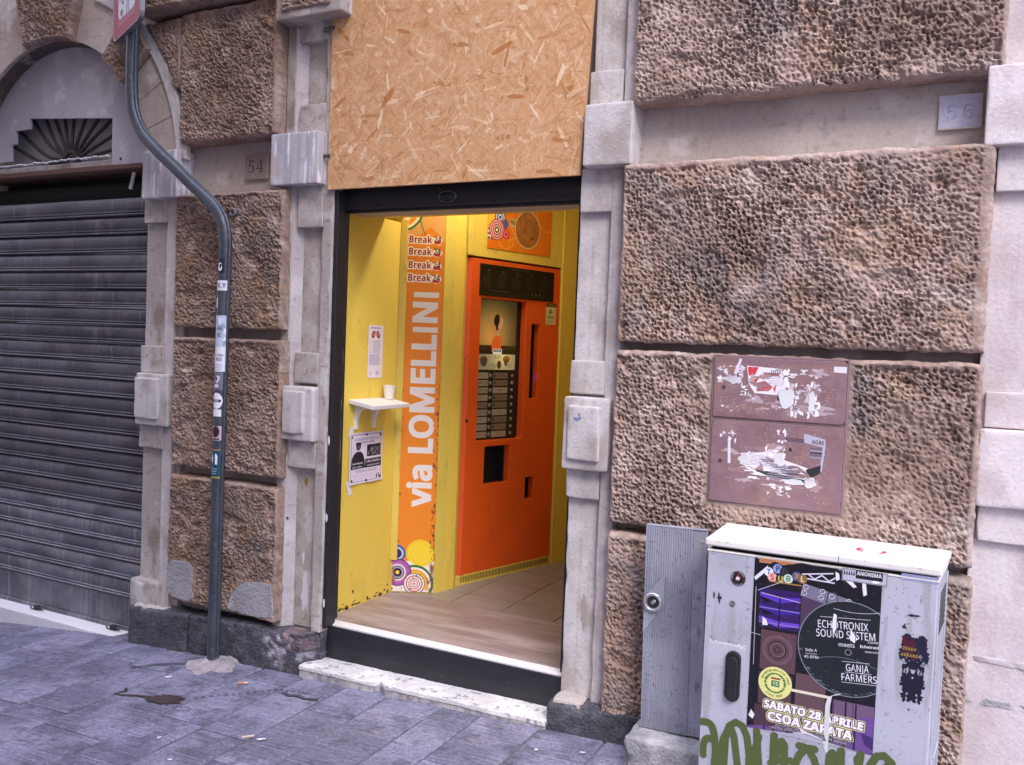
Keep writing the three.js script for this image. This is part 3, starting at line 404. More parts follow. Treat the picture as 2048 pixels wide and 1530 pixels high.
{
  const t = thing('arch_hoarding', 'pale lilac boards closing the arch, with a stepped cut-out around the fanlight', 'hoarding', null, [0, 0, -0.045]);
  const top = (x) => 2.44 + Math.sqrt(Math.max(0, 0.782 ** 2 - (x + 2.67) ** 2));
  const steps = [[-3.465, 2.59], [-3.168, 2.605], [-3.168, 2.7], [-3.125, 2.707], [-3.125, 2.783], [-2.995, 2.786], [-2.995, 2.847], [-2.275, 2.792], [-2.275, 2.532], [-1.885, 2.526]];
  const low = (x) => { for (let i = 0; i < steps.length - 1; i++) if (x >= steps[i][0] && x <= steps[i + 1][0] && steps[i + 1][0] > steps[i][0]) return lerp(steps[i][1], steps[i + 1][1], (x - steps[i][0]) / (steps[i + 1][0] - steps[i][0])); return 2.53; };
  for (const [a, b] of [[-3.448, -2.962], [-2.96, -2.832], [-2.83, -1.892]]) {
    const pts = [[a, low(a + 1e-6)], ...steps.filter(([x]) => x > a && x < b), [b, low(b - 1e-6)]]; for (let k = 0; k <= 24; k++) { const x = lerp(b, a, k / 24); pts.push([x, Math.max(top(x), low(x) + 0.002)]); }
    part('board', extrude(shapeOf(pts), 0.015, 0.0008), M.hoarding, t);
  }
  const R = rng(9), pts = []; for (let i = 0; i <= 60; i++) pts.push(new THREE.Vector3(lerp(-3.46, -2.272, i / 60), 2.57 + 0.008 * (R() - 0.5) + 0.006 * sst(0.4, 0.5, i / 60) + (i > 30 && i < 44 ? (R() - 0.6) * 0.02 : 0), 0.028));
  const g = new THREE.TubeGeometry(new THREE.CatmullRomCurve3(pts), 240, 0.0045, 7), p = g.attributes.position; for (let i = 0; i < p.count; i++) { const k = 0.012 * (fbm(p.getX(i) * 60, p.getY(i) * 90, 3, 4) - 0.45); p.setY(i, p.getY(i) + k); p.setZ(i, p.getZ(i) + k * 0.5); }
  g.computeVertexNormals(); part('foam_bead', g, flat(0.7, 0.69, 0.7, 0.9), t);
  part('nail', (() => { const g = new THREE.SphereGeometry(0.007, 8, 6); g.translate(-2.2, 2.56, 0.018); return g; })(), M.darkIron, t);
}
{
  const t = thing('iron_fanlight', 'dark wrought iron fan of bars before dull glass inside the arch cut-out', 'window grille', null, [-2.69, 2.58, -0.085]);
  part('pane', bx(-0.62, 0.62, -0.015, 0.45, -0.05, -0.045), flat(0.42, 0.4, 0.42, 0.35), t);
  const tips = [[-0.45, 0.075], [-0.41, 0.155], [-0.364, 0.275], [-0.245, 0.27], [-0.15, 0.265], [-0.065, 0.26], [0.018, 0.255], [0.12, 0.25], [0.235, 0.24], [0.36, 0.235], [0.375, 0.14], [0.375, 0.055]];
  for (const [x, y] of tips) { const l = Math.hypot(x, y), bow = x < -0.2 ? 0.05 : 0.0, pts = [new THREE.Vector3((x / l) * 0.055, (y / l) * 0.055, 0), new THREE.Vector3(x * 0.5, y * 0.5 - bow * 0.6, 0.004), new THREE.Vector3(x, y + bow * 0.3, 0), new THREE.Vector3(x * 1.25, y * 1.25 + bow, 0)]; part('bar', new THREE.TubeGeometry(new THREE.CatmullRomCurve3(pts), 14, 0.0105, 6), M.darkIron, t); }
  part('hub', new THREE.TorusGeometry(0.06, 0.012, 8, 24, Math.PI), M.darkIron, t); part('hub', new THREE.TorusGeometry(0.035, 0.008, 8, 20, Math.PI), M.darkIron, t);
}

// ---------------------------------------------------------------- board over the door
{
  const t = thing('chipboard_panel', 'large orange chipboard panel closing the upper door opening', 'board', null, [-0.04, 2.8, 0.063]);
  const map = printCanvas(1400, 1060, 1.3, (g) => {
    const R = rng(404), W = 1400, H = 1060, cols = ['#c99a70', '#d3ab86', '#bb8858', '#cfa37e', '#d8b794', '#b38052', '#c4966e', '#d1a47c', '#b9875a', '#cba482'];
    g.fillStyle = '#cb9a6a'; g.fillRect(0, 0, W, H);
    for (let i = 0; i < 21000; i++) {
      const big = i % 7 === 0, x = R() * W, y = R() * H, l = big ? 28 + R() * 95 : 6 + R() * 34, w = big ? 5 + R() * R() * 30 : 0.8 + R() * 4.5, a = (R() - 0.5) * 3.1;
      g.save(); g.translate(x, y); g.rotate(a); g.globalAlpha = big ? 0.27 + 0.45 * R() : 0.3 + 0.3 * R();
      poly(g, [[-l / 2, -w / 2 * R()], [l * (R() - 0.5) * 0.6, -w / 2], [l / 2, -w / 2 * R()], [l / 2 * (0.8 + 0.2 * R()), w / 2 * R()], [0, w / 2], [-l / 2, w / 2 * R()]], R() < 0.06 ? '#a0632f' : R() < 0.09 ? '#f0d9b8' : cols[Math.floor(R() * cols.length)]);
      if (R() < 0.4) { g.globalAlpha = 0.3; g.strokeStyle = '#8a5526'; g.lineWidth = 0.5; g.beginPath(); g.moveTo(-l / 2, w / 2); g.lineTo(l / 2, w / 2); g.stroke(); }
      g.restore();
    }
    g.globalAlpha = 1;
    for (const [x, y, a, l, w] of [[300, 135, 0.05, 66, 30], [345, 640, -0.9, 110, 32], [60, 640, -0.6, 80, 20], [420, 340, 0.3, 80, 18], [960, 480, -0.4, 120, 26], [900, 170, -0.3, 120, 22], [260, 810, -0.7, 90, 12], [1050, 700, 0.1, 90, 20]]) { g.save(); g.translate(x, y); g.rotate(a); g.globalAlpha = 0.8; g.beginPath(); g.ellipse(0, 0, l / 2, w / 2, 0, 0, 7); g.fillStyle = '#ae6a33'; g.fill(); g.restore(); }
    g.globalAlpha = 0.3; g.strokeStyle = '#5f4020'; g.lineWidth = 1.4; for (const x of [96, 322, 328, 333]) { g.beginPath(); g.moveTo(x, 300); g.lineTo(x + 4, H); g.stroke(); }
    for (let i = 0; i < 500; i++) { g.globalAlpha = 0.35; g.fillStyle = '#5e3817'; g.fillRect(R() * W, R() * H, 1 + R() * 2.5, 0.7 + R()); }
  });
  const b = new THREE.CanvasTexture(map.image); b.magFilter = THREE.LinearFilter;
  const g = new THREE.BoxGeometry(1.24, 1.0, 0.018, 1, 1, 1), p = g.attributes.position; for (let i = 0; i < p.count; i++) if (p.getX(i) > 0) p.setX(i, p.getX(i) + (p.getY(i) > 0 ? 0.075 : 0.03));
  part('panel', g, std({ map, bumpMap: b, bumpScale: 0.0022, roughness: 0.75 }), t); g.translate(0, 0, 0.009);
  for (const [x, y] of [[-0.632, 0.245], [-0.638, -0.345]]) { const k = part('bracket', join([rb(-0.035, 0.03, -0.009, 0.009, 0.018, 0.021, 0.001), rb(-0.04, -0.034, -0.009, 0.009, -0.003, 0.021, 0.001)]), M.steel, t); k.position.set(x, y, 0); for (const dx of [0, 0.02]) { const s = part('screw', new THREE.CylinderGeometry(0.0045, 0.0045, 0.003, 10).rotateX(Math.PI / 2), M.darkIron, k); s.position.set(dx, 0, 0.022); } }
}

// ---------------------------------------------------------------- door frame and steps
{
  const t = thing('shop_door_frame', 'black painted metal frame around the open shop doorway', 'door frame');
  part('door_post', rb(-0.6445, -0.622, 0.215, 2.3, -0.022, 0.046, 0.003), M.black, t); part('door_post', rb(-0.704, -0.664, 0.215, 2.22, -0.1, -0.0165, 0.004), M.black, t); part('door_channel', rb(-0.6635, -0.628, 0.215, 2.22, -0.034, -0.0235, 0.003), M.black, t); part('door_post', rb(0.568, 0.612, 0.06, 2.3, -0.09, -0.03, 0.003), M.black, t);
  const l = part('lintel_bar', rb(-0.706, 0.606, 2.222, 2.36, -0.05, -0.012, 0.003), M.black, t);
  part('lintel_lip', rb(-0.7, 0.6, 2.203, 2.2215, -0.04, -0.022, 0.003), M.black, l); part('lintel_rim', rb(-0.7, 0.6, 2.216, 2.226, -0.0115, -0.002, 0.002), M.black, l);
  const k = part('lock', (() => { const g = new THREE.SphereGeometry(0.04, 20, 14); g.scale(1.1, 0.52, 0.35); g.translate(-0.06, 2.258, -0.012); return g; })(), M.darkPlastic, l);
  part('lock_ring', (() => { const g = new THREE.TorusGeometry(0.04, 0.003, 8, 32); g.scale(1.12, 0.6, 1); g.translate(-0.06, 2.258, -0.008); return g; })(), M.steel, l);
  for (const x of [-0.44, 0.38]) part('stud', rb(x - 0.005, x + 0.005, 2.226, 2.246, -0.012, -0.004, 0.002), M.darkIron, l);
  part('threshold_plate', rb(-0.664, 0.612, 0.05, 0.214, -0.05, 0.0, 0.004), M.black, t);
  part('threshold_strip', rb(-0.66, 0.6, 0.212, 0.223, -0.07, -0.008, 0.003), M.white, t);
  const R = rng(21); for (const y of [0.34, 0.75, 1.12]) part('peeled_paint', (() => { const g = extrude(ragShape(R, 0.007, 0.02 + 0.02 * R(), 14, 0.5), 0.001); g.translate(-0.635, y, 0.0465); return g; })(), M.white, t);
}
{
  const t = thing('marble_step', 'worn white marble doorstep with dark speckles under the black threshold', 'step');
  const nick = (g) => { const p = g.attributes.position; for (let i = 0; i < p.count; i++) { const n = sst(0.035, 0, Math.abs(p.getX(i) + 0.245)) * sst(0.1, 0.142, p.getZ(i)); p.setZ(i, p.getZ(i) - n * 0.03); } g.computeVertexNormals(); return g; };
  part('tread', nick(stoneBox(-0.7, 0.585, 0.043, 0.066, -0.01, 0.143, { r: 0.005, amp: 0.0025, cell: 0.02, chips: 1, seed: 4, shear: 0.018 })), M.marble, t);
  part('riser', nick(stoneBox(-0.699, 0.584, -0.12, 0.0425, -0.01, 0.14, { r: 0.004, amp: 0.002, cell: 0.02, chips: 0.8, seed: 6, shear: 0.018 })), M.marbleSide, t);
}

// ---------------------------------------------------------------- inside the shop
const planExtrude = (pts, y0, y1, bevel = 0.002) => { const g = new THREE.ExtrudeGeometry(shapeOf(pts.map(([x, z]) => [x, -z])), { depth: y1 - y0, bevelEnabled: bevel > 0, bevelSize: bevel, bevelThickness: bevel, bevelSegments: 1 }); g.rotateX(-Math.PI / 2); g.translate(0, y0, 0); return boxUV(g); };
const MA = { x: -0.463, z: -0.918, ry: 73.3 * Math.PI / 180 };
{
  const f = struct('shop_floor');
  part('subfloor', bx(-1.4, 0.9, -0.3, 0.214, -3, -0.055), M.grout, f);
  part('plank', rb(-0.72, 0.6, 0.2, 0.2235, -0.211, -0.0705, 0.0015, 1), M.wood, f); part('plank', rb(-0.72, 0.6, 0.2, 0.2238, -0.641, -0.2155, 0.0015, 1), M.wood, f);
  const xs = [-0.64, -0.337, -0.034, 0.266, 0.566, 0.7], zs = [-0.645, -0.83, -1.132, -1.434, -1.736, -2.04];
  for (let i = 0; i < xs.length - 1; i++) for (let j = 0; j < zs.length - 1; j++) part('floor_tile', rb(xs[i] + 0.003, xs[i + 1] - 0.003, 0.2, 0.2225 + 0.0006 * ((i * 7 + j * 3) % 3), zs[j + 1] + 0.003, zs[j] - 0.003, 0.0015, 1), M.tile, f);
  const w = struct('shop_wall');
  part('side_panel', rb(-0.74, -0.705, 0.2, 2.246, -0.66, -0.102, 0.003), M.yellow, w);
  { const R = rng(29), g = []; for (let i = 0; i < 34; i++) { const e = extrude(ragShape(R, 0.006 + R() * 0.02, 0.003 + R() * R() * 0.016, 14, 0.6), 0.0005), z = -0.13 - R() * 0.46; e.rotateY(Math.PI / 2); e.translate(-0.7048, 0.232 + R() * R() * R() * 0.12, z); g.push(e); } part('dirt_marks', join(g), flat(0.09, 0.055, 0.035, 0.9), w); }
  { const b = part('corner_batten', rb(-0.004, 0.034, 0.405, 2.262, 0.0065, 0.018, 0.003), M.yellowPale, w); b.position.set(-0.708, 0, -0.616); b.rotation.y = 27.3 * Math.PI / 180; }
  part('banner_backing', planExtrude([[-0.708, -0.618], [-0.498, -0.727], [-0.51, -0.75], [-0.72, -0.64]], 0.2, 2.75), M.yellow, w);
  part('corner_post', planExtrude([[-0.497, -0.726], [-0.479, -0.796], [-0.6, -0.83], [-0.62, -0.76]], 0.2, 2.75), M.yellowPale, w);
  part('side_post', planExtrude([[-0.483, -0.798], [-0.457, -0.874], [-0.468, -0.915], [-0.6, -0.95], [-0.6, -0.833]], 0.2, 2.75), M.yellow, w);
  part('partition', bx(-1.4, -0.72, 0.2, 2.75, -0.66, -0.62), M.yellow, w);
  part('back_wall', bx(-1.4, 0.9, 0.2, 2.75, -3.1, -3.0), M.yellow, w); part('right_wall', bx(0.68, 0.78, 0.2, 2.75, -3.0, -0.301), M.yellow, w); part('left_wall', bx(-1.45, -1.4, 0.2, 2.75, -3.0, -0.301), M.yellow, w);
  const over = new THREE.Group(); over.name = 'machine_surround'; over.position.set(MA.x, 0, MA.z); over.rotation.y = MA.ry; w.add(over);
  part('top_panel', rb(0.0, 0.81, 2.105, 2.75, -0.03, 0.004, 0.003), M.yellow, over); part('edge_strip', rb(-0.012, 0.03, 2.105, 2.75, 0.0045, 0.016, 0.003), M.yellowPale, over);
  part('end_panel', rb(0.813, 1.02, 0.2, 2.75, -0.03, 0.012, 0.004), M.yellow, over); part('end_panel', rb(1.022, 2.2, 0.2, 2.75, -0.03, 0.006, 0.004), M.yellow, over);
  const c = struct('shop_ceiling'), beige = flat(0.44, 0.37, 0.32, 0.8);
  part('door_header', bx(-0.699, 0.614, 2.224, 3.6, -0.27, -0.055), beige, c); part('soffit_board', bx(-0.72, 0.68, 2.247, 2.29, -0.45, -0.2705), M.yellow, c);
  part('front_closure', bx(-1.4, 0.9, 2.29, 2.75, -0.45, -0.31), M.yellow, c); part('ceiling_slab', bx(-1.45, 0.9, 2.75, 2.85, -3.1, -0.3), flat(0.6, 0.58, 0.55, 0.9), c);
}
{
  const t = thing('ceiling_lamp', 'fluorescent ceiling lamp inside the shop, hidden above the door header', 'ceiling lamp', null, [-0.12, 2.715, -0.69]);
  part('housing', rb(-0.35, 0.35, 0.0, 0.034, -0.06, 0.06, 0.008), M.white, t);
  part('diffuser', rb(-0.34, 0.34, -0.015, -0.0005, -0.05, 0.05, 0.006), std({ color: lin(0.9, 0.9, 0.88), emissive: lin(1, 0.95, 0.86), emissiveIntensity: 1.6 }), t);
  const l = new THREE.RectAreaLight(0xfff0d8, 9.5, 0.68, 0.1); l.position.set(0, -0.02, 0); l.rotation.x = -Math.PI / 2; t.add(l);
}
// hanging banner of the street name
{
  const t = thing('street_name_banner', 'tall narrow orange wall banner with vertical white street name lettering and coloured rings', 'banner', null, [-0.708, 0, -0.616], 27.3 * Math.PI / 180);
  const W = 228, H = 2060, map = printCanvas(W, H, 0.98, (g) => {
    const R = rng(61), Y = (y) => (2.29 - y) * 1000;
    g.save(); g.beginPath(); g.rect(0, 0, W, 150); g.clip(); g.fillStyle = '#f2e3b4'; g.fillRect(0, 0, W, 150); g.strokeStyle = '#e08a1c'; g.lineWidth = 3.4; for (let i = -200; i < 420; i += 12) { g.beginPath(); g.moveTo(i, 0); g.lineTo(i + 150, 150); g.moveTo(i, 0); g.lineTo(i - 150, 150); g.stroke(); }
    g.restore(); poly(g, [[0, 120], [90, 105], [150, 60], [200, 105], [W, 150], [W, 170], [0, 170]], '#ee8f20');
    for (const [r, c, w] of [[118, '#f4efe0', 20], [96, '#eda21c', 22], [74, '#f4efe0', 20], [50, '#e9b12e', 24], [128, '#1d7a3c', 11]]) { g.beginPath(); g.arc(-22, -40, r, 0, 1.75); g.strokeStyle = c; g.lineWidth = w; g.stroke(); }
    g.strokeStyle = '#1d7a3c'; g.lineWidth = 5; g.beginPath(); g.moveTo(88, 10); g.quadraticCurveTo(96, 60, 122, 108); g.stroke();
    [2.16, 2.094, 2.022, 1.952].forEach((y, i) => { const yy = Y(y), x = 92 + 2 * i * 0; text(g, 'Break', x + 2, yy, 52, '#8f1430', { weight: 'bold', sx: 0.86, stroke: '#fbeee0', lw: 13 }); text(g, 'Break', x + 2, yy, 52, '#8f1430', { weight: 'bold', sx: 0.86 }); rag(g, R, 186, yy + 3, 32, 27, '#fbeee0', 18, 0.25); rag(g, R, 186, yy + 15, 26, 11, '#c81f3c', 16, 0.5); text(g, '24', 187, yy - 3, 46, '#4a1020', { weight: 'bold', sx: 0.8 }); });
    g.save(); g.translate(136, Y(1.3)); g.rotate(-Math.PI / 2); g.scale(1.06, 1.13); g.font = '150px sans-serif'; g.lineWidth = 13; g.lineJoin = 'miter'; g.strokeStyle = '#e9e4e2'; g.textAlign = 'center'; g.textBaseline = 'middle'; g.fillStyle = '#e9e4e2'; const full = g.measureText('via LOMELLN').width + 94; g.scale(1180 / 1.06 / full, 1); g.textAlign = 'left'; let px = -full / 2; for (const ch of 'via LOMELLINI') { const w = ch === 'I' ? 47 : g.measureText(ch).width; if (ch === 'I') { g.fillRect(px + 12, -59, 24, 120); } else { g.fillText(ch, px, 0); g.strokeText(ch, px, 0); } px += w; } g.restore();
    const ring = (x, y, list) => list.forEach(([r, c]) => disc(g, x, y, r, c));
    ring(150, Y(0.445), [[76, '#f0cd1e'], [70, '#e7b51c'], [66, '#f3d636'], [52, '#ecc022'], [48, '#f3d636']]); g.fillStyle = '#f0e6e2'; g.fillRect(0, Y(0.40), W, 190); ring(158, Y(0.44), [[70, '#f3d636'], [60, '#ecc022'], [57, '#f3d636']]);
    for (const [r, c, w] of [[98, '#16713c', 12], [84, '#f0e6e2', 12], [72, '#eda21c', 12], [60, '#f3d636', 12]]) { g.beginPath(); g.arc(124, Y(0.275), r, -1.9, 0.5); g.strokeStyle = c; g.lineWidth = w; g.stroke(); }
    ring(24, Y(0.44), [[48, '#2f63b8'], [36, '#c9cfe0'], [26, '#2b2b6e']]);
    ring(30, Y(0.335), [[76, '#4e1f58'], [71, '#a45cb4'], [56, '#c06cb8'], [46, '#eee4ee'], [38, '#3b2452'], [34, '#a59bb2'], [24, '#3b2452'], [20, '#1b1230'], [11, '#f2dc5a']]);
    ring(124, Y(0.275), [[60, '#4e2a52'], [56, '#efe4e2'], [46, '#c46060'], [40, '#efe4e2'], [31, '#a8455c'], [27, '#efe4e2'], [19, '#b05a6a'], [15, '#efe4e2'], [7, '#d08a8a']]);
    for (let i = 0; i < 260; i++) { const e = R() < 0.5, x = e ? R() * R() * 40 : W - R() * R() * 30, y = 900 + R() * 1160; g.globalAlpha = 0.35 + 0.4 * R(); rag(g, R, x, y, 2 + R() * 9, 3 + R() * 16, R() < 0.5 ? '#6a2f12' : '#b35a1c', 12, 0.6); }
    for (let i = 0; i < 40; i++) { g.globalAlpha = 0.6; rag(g, R, R() < 0.6 ? 205 + R() * 20 : R() * W, 1900 + R() * 150, 3 + R() * 10, 4 + R() * 14, '#6f5750', 12, 0.6); } g.globalAlpha = 1;
    g.strokeStyle = '#34421a'; g.lineWidth = 3; g.beginPath(); g.moveTo(176, 172); g.lineTo(214, 192); g.stroke();
  }, '#e8891f');
  const m = part('banner_print', sheet(0.228, 2.06, 0.003), std({ map, roughness: 0.55 }), t); m.position.set(0.122, 1.26, 0.0045);
}
// shelf, cup, papers on the yellow side wall
{
  const t = thing('wall_shelf', 'small white shelf on two brackets on the yellow wall, sagging at the front', 'shelf', null, [-0.705, 1.293, -0.352]);
  const b = part('board', rb(0, 0.152, -0.011, 0.011, -0.165, 0.163, 0.003), M.white, t); b.rotation.z = -0.16;
  for (const z of [0.105, -0.05]) part('bracket', (() => { const s = new THREE.Shape(); s.moveTo(0.001, -0.02); s.lineTo(0.075, -0.03); s.lineTo(0.075, -0.036); s.quadraticCurveTo(0.009, -0.03, 0.009, -0.142); s.lineTo(0.001, -0.142); s.closePath(); const g = extrude(s, 0.02, 0.002); g.translate(0, 0, z - 0.01); return g; })(), M.white, t);
  const c = thing('paper_cup', 'white paper coffee cup standing on the small white shelf', 'cup', null, [-0.655, 1.2965, -0.468]);
  part('cup_body', new THREE.LatheGeometry([[0, 0.004], [0.021, 0.004], [0.0215, 0], [0.0235, 0], [0.0325, 0.07], [0.0345, 0.0715], [0.0345, 0.074], [0.0315, 0.074], [0.0225, 0.006], [0, 0.006]].map(([x, y]) => new THREE.Vector2(x, y)), 36), flat(0.8, 0.78, 0.76, 0.55), c);
}
function wallPaper(name, label, w, h, z, y, draw, bg, bend, group) {
  const g = new THREE.PlaneGeometry(w, h, 16, 16), p = g.attributes.position;
  for (let i = 0; i < p.count; i++) p.setZ(i, bend(p.getX(i) / w, p.getY(i) / h)); g.computeVertexNormals();
  const o = single(name, g, std({ map: printCanvas(w * 1000, h * 1000, 2.6, draw, bg), roughness: 0.75, side: THREE.DoubleSide }), label, 'poster', group); o.position.set(-0.7045, y, z); o.rotation.y = Math.PI / 2; return o;
}
const lines = (g, R, x, y, w, n, dy, col, lw = 0.9) => { g.fillStyle = col; for (let i = 0; i < n; i++) { let q = x; const end = x + w * (0.75 + 0.25 * R()); while (q < end) { const l = 1 + R() * 4; g.fillRect(q, y + i * dy, Math.min(l, end - q), lw); q += l + 0.8; } } };
wallPaper('price_list', 'narrow white price list stuck on the yellow wall above the shelf', 0.13, 0.274, -0.4, 1.546, (g) => {
  const R = rng(71); text(g, 'QUANTO COSTA ?', 64, 14, 13, '#3a3f78', { sx: 0.86, weight: 'bold' });
  for (const x of [45, 86]) { g.save(); g.translate(x, 48); g.rotate(x < 60 ? 0.6 : -0.5); g.beginPath(); g.ellipse(0, 0, 15, 22, 0, 0, 7); g.fillStyle = '#8a4630'; g.fill(); g.beginPath(); g.ellipse(4, -4, 6, 13, 0, 0, 7); g.fillStyle = '#c98a6a'; g.fill(); g.restore(); }
  lines(g, R, 44, 78, 70, 20, 3.4, '#66749c', 1.2); lines(g, R, 14, 80, 20, 16, 4.6, '#8d96b0', 1); lines(g, R, 12, 152, 104, 16, 3.6, '#5c6a9a', 1.5); lines(g, R, 14, 240, 30, 5, 5, '#9a96a8', 1.2); g.fillStyle = '#33304a'; g.fillRect(76, 238, 5, 20); lines(g, R, 86, 238, 28, 6, 4, '#77748c', 1);
}, '#e4dcea', () => 0.0015);
wallPaper('event_flyer', 'white photocopied event flyer with black figure taped on the yellow wall below the shelf', 0.292, 0.262, -0.346, 0.997, (g) => {
  const R = rng(83), W = 292, H = 262; g.strokeStyle = '#26232e'; g.lineWidth = 2.4; g.strokeRect(16, 10, W - 30, H - 20); for (const [x, y] of [[20, 22], [W - 20, 20], [22, H - 18], [W - 22, H - 20], [W / 2, 12], [W / 2, H - 12]]) rag(g, R, x, y, 12, 10, '#2c2934', 14, 0.6);
  text(g, 'POMERIGGIO TESTUALE', 150, 36, 17, '#4c4863', { font: 'serif', sx: 1.05 }); text(g, 'MUSICA E LIBRERIA', 165, 52, 11, '#17151e', { weight: 'bold' });
  g.fillStyle = '#15141b'; disc(g, 82, 70, 21, '#17161d'); poly(g, [[16, 186], [22, 132], [40, 110], [66, 98], [100, 98], [122, 112], [136, 146], [140, 186]], '#1e1d26'); disc(g, 84, 74, 12, '#55525e'); g.fillStyle = '#1b1a22'; g.fillRect(58, 50, 48, 12);
  g.fillRect(152, 66, 122, 62); for (let i = 0; i < 26; i++) { g.globalAlpha = 0.8; rag(g, R, 156 + R() * 112, 78 + R() * 42, 4 + R() * 5, 6 + R() * 12, ['#6e6b76', '#8e8b94', '#3a3842', '#b0adb8'][i % 4], 12, 0.4); } g.globalAlpha = 1;
  g.fillStyle = '#1d1b24'; g.fillRect(140, 140, 142, 46); text(g, 'Libri, Musica e', 212, 153, 18, '#e7e2ee', { weight: 'bold', sx: 0.98 }); text(g, 'con banda e poeti', 212, 174, 13, '#d5d0e0', { weight: 'bold' });
  text(g, 'Pagine Singolari', 76, 158, 12, '#ece8f2', { weight: 'bold' }); text(g, 'Musica e Letture', 74, 176, 11, '#dcd7e4', { weight: 'bold' }); text(g, 'VENERDI 4 MAGGIO', 152, 200, 20, '#5a5478', { font: 'serif', sx: 0.95 });
  lines(g, R, 36, 216, 220, 6, 5.5, '#8b86a4', 1.4); for (const x of [232, 256]) poly(g, [[x, 246], [x + 4, 220], [x + 9, 224], [x + 14, 246]], '#2d2a36');
}, '#dfd7e8', (u, v) => 0.0025 + 0.02 * Math.max(0, -v - 0.34) * 2 + 0.006 * Math.max(0, Math.abs(u) - 0.35) + 0.0025 * Math.sin(u * 9));
{ const m = single('paper_flap', new THREE.PlaneGeometry(0.03, 0.075, 1, 4), M.paper, 'torn strip of clear tape hanging below the taped flyer', 'tape'); m.position.set(-0.701, 0.85, -0.208); m.rotation.set(0, Math.PI / 2, 0.35, 'YXZ'); }
{ const m = single('paper_flap', new THREE.PlaneGeometry(0.035, 0.05, 1, 4), M.paper, 'small torn tape scrap on the yellow wall just above the flyer corner', 'tape'); m.position.set(-0.701, 1.135, -0.212); m.rotation.set(0, Math.PI / 2, -0.2, 'YXZ'); }

